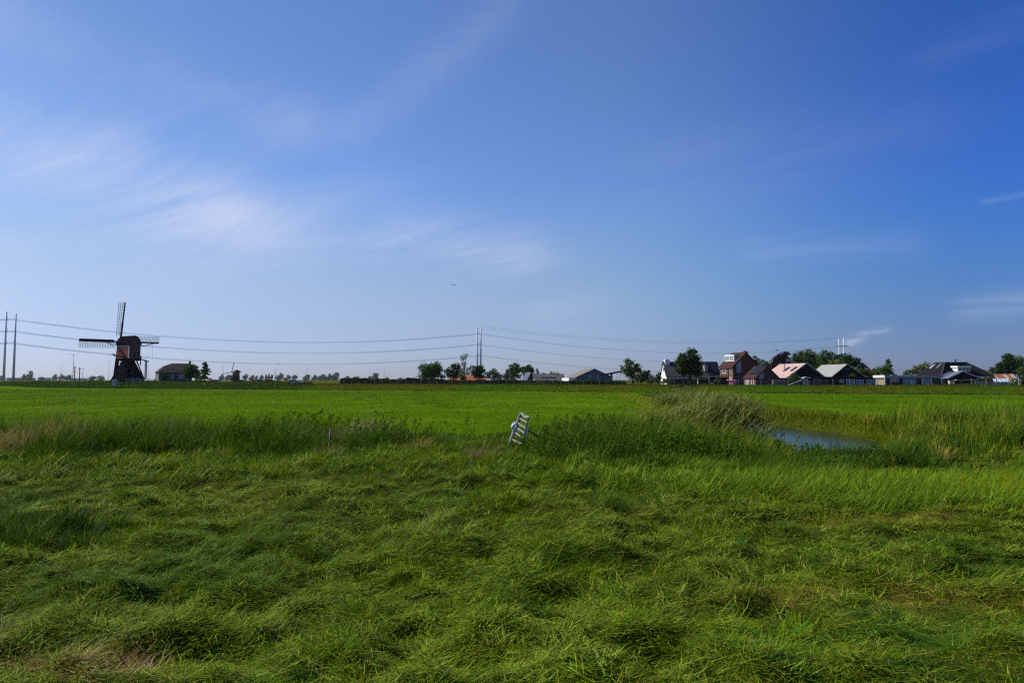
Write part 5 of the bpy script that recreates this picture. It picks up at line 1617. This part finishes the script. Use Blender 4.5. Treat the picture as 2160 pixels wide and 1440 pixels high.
for cpx, rpx, tp, Yw, lb, m_ in [(18, 78, 797, 1400, 'long low dark warehouse far behind the two tall poles', GREYWALL), (82, 112, 796.5, 1500, 'pale flat roofed warehouse far beyond the pointed tree', WHITEWALL), (148, 188, 797.5, 1500, 'white low warehouse far behind the street lamps', WHITEWALL)]:
    h = House('warehouse', lb, 'warehouse', cpx, Yw, rpx, None, 84, 14, .4)
    zt = h.zc(tp)
    h.block('wall', m_, 0, h.A, 0, h.B, -.3, zt)
    h.block('roof', ZINC, -.3, h.A + .3, -.3, h.B + .3, zt + .003, zt + .4)
    for k in range(4): h.block('loading_door', DARKWOOD, h.A * (.1 + .22 * k), h.A * (.22 + .22 * k), -.06, -.004, -.2, zt * .6)

# hedge behind the wire fence on the dike
def hedge(label, p0, p1, tops, cols, n, dep=2.2, extra=4.5, leaf=.26, w=None):
    px = rng.uniform(p0, p1, n)
    k = kx(px)
    Y = (130 + extra) / (1 + .44 * k) + rng.uniform(-dep / 2, dep / 2, n)
    X = k * Y
    gz = ground(X, Y)
    tp = np.interp(px, *zip(*tops)) + (fbm(X, Y * 0, 1.6, 141) - .5) * 5.5
    topz = 2 - (tp - 801) * Y / F
    hh = np.maximum(topz - gz, .25)
    P = np.stack([X, Y, gz + hh * rng.random(n) ** .7], 1)
    c = palette(n, cols, w, .3) * (.75 + .5 * fbm(X, Y * 0, 1.2, 143))[:, None]
    o = leaves('hedge', P, leaf, np.clip(c, 0, 1), LEAF, flat=.2)
    return tag(o, label, 'hedge')
hedge('dark green hedge beginning past the curved railing', 718, 785, [(718, 797), (740, 797), (770, 796), (785, 799)], [(.026, .05, .014), (.035, .066, .016), (.055, .075, .02)], 5200)
hedge('dry brownish stretch of hedge below the dome shaped hazy tree', 783, 850, [(783, 799), (800, 798), (820, 800), (850, 800)], [(.11, .085, .04), (.15, .12, .06), (.05, .07, .02), (.07, .06, .03)], 5000)
hedge('reddish brown stretch of hedge under the broad oak like tree', 846, 925, [(846, 801), (862, 796), (880, 799), (925, 799)], [(.075, .05, .032), (.05, .045, .022), (.04, .06, .018), (.06, .05, .03)], 6000)
hedge('trimmed green hedge before the orange roofed building', 920, 1062, [(920, 799), (945, 801.5), (1000, 802), (1062, 800)], [(.03, .058, .014), (.045, .075, .018), (.022, .042, .012)], 10500)
hedge('leafy hedge before the blue roofed house and the long barn', 1058, 1200, [(1058, 800), (1090, 801), (1130, 803), (1200, 803)], [(.045, .08, .018), (.032, .06, .015), (.065, .095, .025)], 10000)
hedge('rough green hedge before the broad grey barn', 1196, 1320, [(1196, 803), (1230, 801.5), (1260, 802), (1320, 804)], [(.035, .075, .016), (.05, .095, .02), (.028, .055, .014)], 8500)

FPOST = mat('fence_post_wood', (.20, .19, .17), .9, (.12, .115, .10), 3)
FWIRE = mat('dull_wire', (.12, .12, .12), .7)
def wire_fence(name, label, pxs, extra, hgt, pm, jitter=.12, pw=.11, wires=(.35, .65, .92)):
    pts = []
    for p in pxs:
        k = kx(p)
        Y = (130 + extra) / (1 + .44 * k)
        pts.append(Vector((k * Y, Y, float(ground(k * Y, Y)))))
    rt = empty(name, pts[0], label, 'fence')
    o = pts[0]
    tops = []
    for p in pts:
        hh = hgt * rng.uniform(1 - jitter, 1 + jitter)
        tl = Vector((rng.normal(0, .03), rng.normal(0, .03), hh))
        MB().tube(p - o - Vector((0, 0, .3)), p - o + tl, pw * .55, pw * .5, 7).build('post', pm, rt)
        tops.append((p - o, tl))
    m = MB()
    for f in wires:
        for (a, ta), (b, tb) in zip(tops[:-1], tops[1:]):
            m.tube(a + ta * f + Vector((0, -pw * .6, 0)), b + tb * f + Vector((0, -pw * .6, 0)), .006, n=4)
    m.build('wires', FWIRE, rt)
    return rt
wire_fence('wire_fence', 'wire fence with evenly spaced thin posts before the trimmed hedges', np.arange(726, 1330, 16.3), 1.5, .78, FPOST)
wire_fence('wire_fence', 'wire fence with uneven grey posts along the gardens of the houses', [1348, 1370, 1399, 1421, 1441, 1471, 1514, 1557, 1604, 1628, 1659, 1705, 1755, 1800, 1848, 1877, 1921, 1943, 1963, 1983, 2010, 2046, 2077, 2099, 2124, 2150, 2168], 2.0, .95, FPOST, .2, .11)

# small white things in the gardens, seen as specks
rt = empty('beehive', Vector((kx(2002) * 117, 117, .98)), 'small stacked white box hive standing before the garden house', 'beehive')
for k in range(3): MB().box(-.28, .28, -.25, .25, .05 + k * .27, .30 + k * .27).build('hive_box', PALEWOOD, rt)
MB().box(-.34, .34, -.3, .3, .862, .93).build('lid', ZINC, rt)

# ------------------------------------------------------------------ railings near the ditch
pts = []
for px, Y in ((1412, 99), (1425.5, 104), (1439, 109), (1451, 113.5), (1463, 118)):
    pts.append(gpt(px, Y))
rail_fence('railing', 'dark timber railing climbing the dike slope beside the ditch', pts, .98, GREENWOOD, (.38, .86), .12, .16, cat='railing')
pts = [Vector((kx(p) * 88, 88, -.02)) for p in (1360.5, 1374)]
rail_fence('railing', 'single pale rail leading to the little ditch sluice', pts, .38, FPOST, (.36,), .06, .08, None, cat='railing')
pts = [Vector((kx(p) * 88, 88, -.1)) for p in (1387, 1395, 1403)]
rail_fence('railing', 'short pale two bar rail next to the dark sloping railing', pts, .46, GREYWOOD, (.16, .42), .06, .08, cat='railing')
rt = empty('sluice', Vector((kx(1381.5) * 87, 87, -.1)), 'small dark timber sluice with slanted top at the end of the ditch', 'sluice')
MB().ext([(-.3, -.2, -.3), (.32, -.2, -.3), (.32, -.2, .55), (.2, -.2, .58), (-.3, -.2, .25)], (0, .5, 0)).build('gate_board', GREYBRICK, rt)
MB().bar((-.36, -.3, .24), (.3, -.3, .62), .08, .1).bar((.3, -.25, -.3), (.3, -.25, .7), .1).build('frame', GREENWOOD, rt)
def gate_pts(l, Y): return [Vector((kx(p) * Y, Y, float(ground(kx(p) * Y, Y)))) for p in l]
rt = empty('bridge_railing', at(614, 814, 141), 'curved dark double railing rising to the bridge by the white car', 'railing')
o = Vector(rt.location)
top = [at(*q) - o for q in ((614, 812.5, 141), (622, 808, 142), (632, 804.3, 143), (643, 802, 144.5), (656, 801.8, 146))]
low = [p - Vector((0, 0, .42)) for p in top]
r = MB()
for a, b in zip(top[:-1], top[1:]): r.bar(a, b, .09, .13)
for a, b in zip(low[:-1], low[1:]): r.bar(a, b, .09, .13)
r.build('rails', DARKWOOD, rt)
for p in top: MB().bar(p - Vector((0, -.08, 1.2)), p + Vector((0, .08, .08)), .12).build('post', DARKWOOD, rt)

# ------------------------------------------------------------------ pylons and cables
def pole_pair(name, label, Y, pxs, tops, levels, rb, rtp, group=None, gap=1.7):
    "two poles that belong to one line; returns the cable ends"
    ends = {}
    for i, (px, tp) in enumerate(zip(pxs, tops)):
        x = kx(px) * Y
        rt = empty(name, (x, Y, .4), label[i], 'pylon', group)
        Ht = at(px, tp, Y).z - .4
        sg = 1 if i == 0 else -1
        MB().tube((0, 0, -.5), (0, 0, Ht), rb, rtp, 14).build('mast', POLEPAINT, rt, True)
        for k, py in enumerate(levels):
            z = at(px, py, Y).z - .4
            ar = MB()
            ar.tube((0, 0, z + 1.2), (sg * gap, 0, z), .12, n=6).tube((0, 0, z - 3.0), (sg * gap, 0, z), .09, n=6)
            ar.tube((0, 0, z + 5.5), (sg * gap * 1.0, 0, z), .07, n=6)
            ar.build('insulator_bracket', METAL, rt)
            ends[i, k] = Vector((x + sg * gap, Y, z + .4))
        MB().tube((0, 0, Ht), (sg * .9, 0, Ht - 1.6), .12, n=6).build('top_arm', METAL, rt)
        ends[i, 'e'] = Vector((x, Y, Ht + .4))
    return ends
EA = pole_pair('pylon_pole', ['tall grey pole nearer the picture edge, taller of the pair', 'tall grey pole beside the windmill, shorter of the pair'], 595, (11.2, 31.5), (657, 661.5), (673, 698, 723), 1.05, .5, 'pylon poles of the power line')
EB = pole_pair('pylon_pole', ['shorter slim pole of the central pair over the dome shaped tree', 'taller slim pole of the central pair over the dome shaped tree'], 746, (1006.7, 1014.3), (691.5, 688), (703.5, 726.5, 749.5), 1.15, .55, 'pylon poles of the power line')
EC = pole_pair('pylon_pole', ['white pole with a top arm rising from the dark spreading tree', 'white pole with a top arm right beside its twin over the dark trees'], 933, (1769.8, 1779.8), (713.2, 711.8), (730, 752, 774), 1.2, .75, 'pylon poles of the power line', 3.2)
rt = empty('crossarm', (kx(1774.5) * 932, 932, at(1774, 730, 932).z), 'dark horizontal crossarm joining the two white poles above the trees', 'crossarm')
MB().bar((-8.5, -1.2, -.6), (8.5, -1.2, .6), .7, .9).build('beam', ZINC, rt)
MB().tube((-8, -1.2, -.5), (-13, -6, -1), .25, n=6).tube((8, -1.2, .5), (10.5, -1.2, -1.4), .25, n=6).build('insulators', DARKWOOD, rt)

def span_sag(A, B, px, py):
    t = np.linspace(0, 1, 401)
    P = np.array([A.lerp(B, float(q)) for q in t])
    i = np.argmin(np.abs(1080 + F * P[:, 0] / P[:, 1] - px))
    want = H - (py - 801) * P[i, 1] / F
    return (P[i, 2] - want) / (4 * t[i] * (1 - t[i]))
CABLE = mat('cable_aluminium', (.36, .37, .40), .6, (.30, .31, .33))
def cable(label, A, B, sag, group, spread=.36, r=.042, n=36, sub=True):
    o = empty('power_cable', A, label, 'cable', group)
    m = MB()
    for ox, oz in ((-spread, -spread), (spread, -spread), (-spread, spread), (spread, spread)) if sub else ((0, 0),):
        m.path([A.lerp(B, k / n) - A + Vector((ox * .5, ox, oz - 4 * sag * (k / n) * (1 - k / n))) for k in range(n + 1)], r, 5)
    me = m.build('power_cable', CABLE)
    me.location = A
    for k_ in ('label', 'category', 'group'): me[k_] = o[k_]
    bpy.data.objects.remove(o)
    return me
lev = ('upper', 'middle', 'lower')
for k, (o1, o2) in enumerate((((620, 722), (1440, 744.5)), ((620, 744.8), (1300, 757.5)), ((620, 768), (1290, 778)))):
    s1 = span_sag(EA[0, k], EB[0, k], *o1)
    s2 = span_sag(EB[0, k], EC[0, k], *o2)
    for i in range(2):
        cable('%s sagging power cable bundle between the two tall grey poles and the central poles' % lev[k], EA[i, k], EB[i, k], s1, 'cable bundles before the central poles')
        cable('%s sagging power cable bundle between the central poles and the white poles' % lev[k], EB[i, k], EC[i, k], s2, 'cable bundles past the central poles')
        a_ = EA[i, k] - (EB[i, k] - EA[i, k])
        cable('%s power cable bundle running from the two tall poles out of the picture' % lev[k], a_, EA[i, k], s1, 'cable bundles leaving the picture')
for i in range(2):
    cable('thin top earth wire between the central poles and the white poles', EB[i, 'e'], EC[i, 'e'], span_sag(EB[0, 'e'], EC[0, 'e'], 1420, 723), 'earth wires', 0, .075, 36, False)

# ------------------------------------------------------------------ street lamps and masts
def lamp(label, px, top, Y, arm=0.0, r=.11, base=.5, name='street_lamp'):
    x = kx(px) * Y
    rt = empty(name, (x, Y, base), label, 'street lamp')
    Ht = at(px, top, Y).z - base
    MB().tube((0, 0, -.3), (0, 0, Ht), r, r * .6, 8).build('mast', METAL, rt, True)
    if arm:
        a = MB().path([(0, 0, Ht - .02), (arm * .35, 0, Ht + .25), (arm, 0, Ht + .35)], r * .55, 6)
        a.build('arm', METAL, rt)
        MB().ext([(arm - .1, -.18, Ht + .26), (arm + .95 * np.sign(arm), -.15, Ht + .36), (arm + .95 * np.sign(arm), -.15, Ht + .44), (arm - .1, -.18, Ht + .47)], (0, .34, 0)).build('lamp_head', ZINC, rt)
    else:
        MB().box(-r * 4, r * 4, -r * 1.6, r * 1.6, Ht + .005, Ht + r * 1.6).build('lamp_head', ZINC, rt)
lamp('tall street lamp with a short head nearest the two tall poles, thicker of two', 156.5, 748.5, 330, -.7, .17)
lamp('thin faint street lamp before the thicker lamp', 132.5, 763, 480, .8, .11)
lamp('low lamp post just past the two rail masts', 177, 779, 330, 0, .12)
lamp('thin lamp mast partly hidden behind the big windmill', 232, 749.5, 420, .6, .1)
lamp('thin lamp mast beside the winch posts of the windmill', 314.5, 752, 420, 0, .1)
lamp('thin lamp mast behind the open conifer', 472.5, 759, 430, 0, .1)
lamp('curved arm street lamp standing by the red car', 581.5, 768.5, 260, 1.1, .13)
lamp('thin lamp mast over the white car and the curved railing', 648, 761, 430, 0, .1)
lamp('thin lamp mast past the dome shaped hazy tree', 811, 764, 430, 0, .1)
lamp('short lamp post in front of the broad oak like tree', 888, 782, 160, 0, .06, .6)
lamp('short lamp post before the grey green willow', 1036, 789, 160, 0, .06, .6)
for px, tp, lb in ((160, 772, 'first rail mast with a cross bar between the street lamps'), (170.3, 774, 'second rail mast with a cross bar between the street lamps')):
    Y = 400
    rt = empty('rail_mast', (kx(px) * Y, Y, .5), lb, 'mast')
    Ht = at(px, tp, Y).z - .5
    MB().bar((0, 0, -.2), (0, 0, Ht), .34).build('mast', DARKWOOD, rt)
    MB().bar((-.9, 0, Ht - 1.2), (.9, 0, Ht - 1.0), .16).bar((-.7, 0, Ht - 3.2), (1.1, 0, Ht - 3.2), .14).build('cross_bar', DARKWOOD, rt)

# ------------------------------------------------------------------ parked cars
def car(label, px, Y, paint, flip=False, L_=4.3, Hc=1.5, rz=0.0):
    x = kx(px) * Y
    rt = empty('parked_car', (x, Y, float(ground(x, Y))), label, 'car', 'cars parked behind the dike', (pi if flip else 0) + rz)
    w = .86
    h2 = L_ / 2
    # nose towards +x
    low = [(-h2, .28), (-h2 + .05, .72), (-h2 + .25, .92), (h2 - 1.15, .92), (h2 - .35, .80), (h2 - .05, .62), (h2, .30), (h2 - .5, .22), (-h2 + .45, .22)]
    cab = [(-h2 + .18, .925), (-h2 + .62, Hc - .05), (-h2 + 1.0, Hc), (.25, Hc), (.55, Hc - .06), (h2 - 1.1, .925)]
    b = MB().ext([(p, -w, z) for p, z in low], (0, 2 * w, 0)).build('body', paint, rt)
    bm = b.modifiers.new('soft', 'BEVEL'); bm.width = .07; bm.segments = 2
    c = MB().ext([(p, -w + .12, z) for p, z in cab], (0, 2 * w - .24, 0)).build('cabin', paint, rt)
    bm = c.modifiers.new('soft', 'BEVEL'); bm.width = .05; bm.segments = 2
    for sy in (-1, 1):
        yy = sy * (w - .12)
        g = MB().ext([(-h2 + .55, yy, .97), (-h2 + .86, yy, Hc - .13), (-.25, yy, Hc - .11), (-.25, yy, .97)], (0, sy * .012, 0))
        g.ext([(-.17, yy, .97), (-.17, yy, Hc - .11), (.32, yy, Hc - .13), (h2 - 1.32, yy, .97)], (0, sy * .012, 0))
        g.build('side_window', GLASS, rt)
        MB().box(h2 - .42, h2 - .06, sy * .66 - .17, sy * .66 + .17, .60, .74).build('headlight', WHITE, rt)
        for wx in (-h2 + .82, h2 - .85):
            tyre = MB().tube((wx, sy * (w - .16), .31), (wx, sy * (w + .015), .31), .31, n=16).build('wheel', DARKWOOD, rt)
            MB().tube((wx, sy * (w + .017), .31), (wx, sy * (w + .03), .31), .19, n=12).build('rim', METAL, tyre)
    MB().ext([(.36, -.66, Hc - .1), (.36, .66, Hc - .1), (h2 - 1.2, .68, .96), (h2 - 1.2, -.68, .96)], (.03, 0, .02)).build('windscreen', GLASS, rt)
def paint(n, c): return mat(n, c, .28, tuple(v * .9 for v in c), .5, spec=.6)
car('white estate car parked by the curved railing', 624, 196, paint('white_car_paint', (.75, .75, .75)), False, 4.4, 1.5)
car('dark red hatchback parked beside the arm lamp', 566, 215, paint('red_car_paint', (.20, .02, .025)), True, 4.1, 1.5)
car('silver blue car parked behind the red hatchback', 549, 222, paint('silver_car_paint', (.34, .42, .48)), True, 4.3, 1.5)
car('black car partly hidden behind the silver car', 539, 232, paint('black_car_paint', (.015, .015, .018)), True, 4.2, 1.5)
car('dark car standing alone past the small distant mill', 511, 226, paint('dark_car_paint', (.03, .035, .04)), False, 4.5, 1.5)
car('dark green car low behind the bank near the open conifer', 459, 226, paint('green_car_paint', (.03, .05, .045)), False, 4.5, 1.48)

# ------------------------------------------------------------------ the old gate in the bank
def old_gate():
    Ya, Yb_ = 20.4, 19.7
    a0, a1 = at(1075.5, 935, Ya), at(1097.5, 872, Ya)
    b0, b1 = at(1101, 937, Yb_), at(1115.5, 879, Yb_)
    rt = empty('old_gate', a0, 'weathered grey wooden gate leaning over in the tall grass', 'gate')
    o = Vector(a0)
    wg = mat('silvered_wood', (.34, .34, .33), .85, (.19, .185, .175), 9, stretch=(1, 1, .2), bump=.01)
    d = a1 - a0
    MB().path([a0 - o - d * .25, a0 - o + d * .4, a0 - o + d * .72 + Vector((.01, 0, 0)), a1 - o], [.055, .05, .046, .042], 8).build('post', wg, rt)
    # square stile lashed to the post, curved top rail, far stile
    MB().bar(a0 - o + d * .42 + Vector((.035, -.05, 0)), a1 - o + Vector((.05, -.05, .012)), .04, .06).build('stile', wg, rt)
    MB().bar(b0 - o - (b1 - b0) * .2, b1 - o, .034, .05).build('stile', wg, rt)
    m_ = (a1 + b1) / 2 - o - Vector((0, 0, .035))
    t = MB()
    e0, e1 = a1 - o + Vector((.03, -.06, .02)), b1 - o + Vector((.02, -.03, .012))
    t.bar(e0, m_, .04, .06).bar(m_, e1, .04, .06)
    t.build('top_rail', wg, rt)
    e = b1 - b0
    for f, g in ((.84, .80), (.68, .60), (.53, .42), (.38, .22), (.14, .02)):
        MB().bar(a0 - o + d * f + Vector((.04, -.06, 0)), b0 - o + e * g + Vector((-.01, -.03, 0)), .028, .034).build('rail', wg, rt)
    MB().bar(b0 - o + e * .55 + Vector((.03, .02, 0)), at(1150, 931, 19.6) - o, .035, .05).build('shadow_bar', DARKWOOD, rt)  # dark bar laid along the line of the gate's cast shadow
    # torn plastic bundled round the post
    pm_ = mat('torn_plastic', (.62, .68, .72), .35, (.40, .46, .52), 18, spec=.5, bump=.02)
    P = a0 + d * .56
    n, r = 26, 14
    V, Fc = [], []
    for i in range(r + 1):
        th = pi * i / r
        for j in range(n):
            ph = 2 * pi * j / n
            k = 1 + .34 * sin(5 * ph + 3 * th) * sin(3 * th) + rng.uniform(-.16, .16)
            V.append((cos(ph) * sin(th) * .10 * k - .03, sin(ph) * sin(th) * .10 * k - .03, cos(th) * .135 * (.9 + .2 * k)))
    for i in range(r):
        for j in range(n): Fc.append((i * n + j, (i + 1) * n + j, (i + 1) * n + (j + 1) % n, i * n + (j + 1) % n))
    pb = MB()
    pb.v, pb.f = V, Fc
    ob = pb.build('plastic_wrap', pm_, None, True)
    ob.modifiers.new('soft', 'SUBSURF').levels = 1
    ob.location = P
    tag(ob, 'crumpled pale plastic bundled round the post of the leaning gate', 'plastic sheet')
    # a torn strip on the far stile
    q = b0 + e * .62
    sv_, sf_ = [], []
    for i in range(9):
        wv_ = .045 * (1 - i / 11)
        z = -.035 * i
        sx = .02 + .012 * sin(i * 1.3)
        sv_ += [(sx - wv_ * .4, -.02 + .02 * sin(i * 1.9), z), (sx + wv_, .015 * cos(i * 2.3) - .03, z - .008)]
    for i in range(8): sf_.append((2 * i, 2 * i + 1, 2 * i + 3, 2 * i + 2))
    pb = MB()
    pb.v, pb.f = sv_, sf_
    ob = pb.build('plastic_strip', pm_)
    so_ = ob.modifiers.new('thick', 'SOLIDIFY'); so_.thickness = .004
    ob.location = q
    tag(ob, 'torn pale plastic strip hanging from the far side of the leaning gate', 'plastic strip')
old_gate()
rt = empty('stake', at(694.5, 930, 19.3), 'short thin grey wooden stake standing in the bank grass', 'stake')
MB().tube((0, 0, -.5), at(697.5, 903, 19.3) - at(694.5, 930, 19.3), .03, .027, 8).build('stake_wood', FPOST, rt, True)

# ------------------------------------------------------------------ birds and an aeroplane
def bird(label, loc, rz, s, m, wings=False, pose=0.0):
    pts = [(-.26, 0, .10), (-.12, 0, .13), (0, 0, .17), (.10, 0, .23), (.15, 0, .30), (.17, 0, .33), (.235, 0, .325)]
    rad = [.012, .045, .078, .07, .042, .045, .008]
    E = [(i, i + 1) for i in range(6)]
    if not wings:
        for sy in (-1, 1):
            i = len(pts)
            pts += [(.01, .035 * sy, .08), (.02, .04 * sy, 0)]
            rad += [.014, .009]
            E += [(2, i), (i, i + 1)]
    else:
        for sy in (-1, 1):
            i = len(pts)
            pts += [(.04, .2 * sy, .25), (-.02, .45 * sy, .22), (-.1, .62 * sy, .15)]
            rad += [.05, .035, .008]
            E += [(2, i), (i, i + 1), (i + 1, i + 2)]
    me = bpy.data.meshes.new('bird')
    me.from_pydata(pts, E, [])
    me.update()
    me.materials.append(m)
    o = bpy.data.objects.new('bird', me)
    COL.objects.link(o)
    sk = o.modifiers.new('skin', 'SKIN')
    for i, r in enumerate(rad): me.skin_vertices[0].data[i].radius = (r, r if not (wings and i > 6) else r * .35)
    me.skin_vertices[0].data[2].use_root = True
    o.modifiers.new('sub', 'SUBSURF').levels = 1
    o.location, o.rotation_euler, o.scale = loc, (0, pose, rz), (s, s, s)
    return tag(o, label, 'bird')
BLACKF = mat('black_feathers', (.012, .012, .016), .5, (.02, .02, .025))
WHITEF = mat('white_feathers', (.75, .75, .74), .7)
bird('black crow standing on the meadow beyond the thin stake', gpt(681, 41), .35, .75, BLACKF, pose=-.35)
bird('tiny dark bird on the meadow just before the crow', gpt(651, 39), .8, .38, BLACKF)
bird('small dark bird standing alone on the open meadow beyond the pink grass', gpt(793, 42), 1.2, .45, BLACKF)
bird('white gull flying over the broad grey barn', at(1271, 773, 150), .6, 1.1, WHITEF, True)
bird('dark bird flying above the purple beech', at(1639, 741, 150), .2, 1.5, BLACKF, True)
pl_ = empty('aeroplane', at(957, 600.5, 5200), 'tiny grey aeroplane high above the central poles', 'aeroplane')
pm_ = mat('aeroplane_grey', (.10, .12, .15), .5)
MB().path([(15, 0, -.4), (13, 0, -.2), (-10, 0, 0), (-17, 0, 1.2)], [.4, 1.9, 1.9, .4], 10).build('fuselage', pm_, pl_, True)
MB().ext([(2, -1, -.6), (-3, -1, -.6), (-9, -16, .6), (-7, -16, .6)], (0, 0, .5)).ext([(2, 1, -.6), (-3, 1, -.6), (-9, 16, .6), (-7, 16, .6)], (0, 0, .5)).build('wing', pm_, pl_)
MB().ext([(-12, -.2, 1), (-17, -.2, 1), (-18.5, -.2, 6.5), (-16, -.2, 6.5)], (0, .4, 0)).build('tail_fin', pm_, pl_)

# ------------------------------------------------------------------ summer haze over the polder
hm = bpy.data.materials.new('haze')
hm.use_nodes = True
_n = hm.node_tree
_n.nodes.clear()
_v = _n.nodes.new('ShaderNodeVolumePrincipled')
_v.inputs['Color'].default_value = (.86, .90, .97, 1)
_v.inputs['Density'].default_value = .000045
_v.inputs['Anisotropy'].default_value = .3
_o = _n.nodes.new('ShaderNodeOutputMaterial')
_n.links.new(_v.outputs[0], _o.inputs['Volume'])
hz_ = MB().box(-2100, 2100, -70, 2000, -3.0, 68).build('haze', hm)
hz_['kind'] = 'stuff'
hz_['label'] = 'thin pale summer haze lying over the distant fields'
hz_['category'] = 'haze'
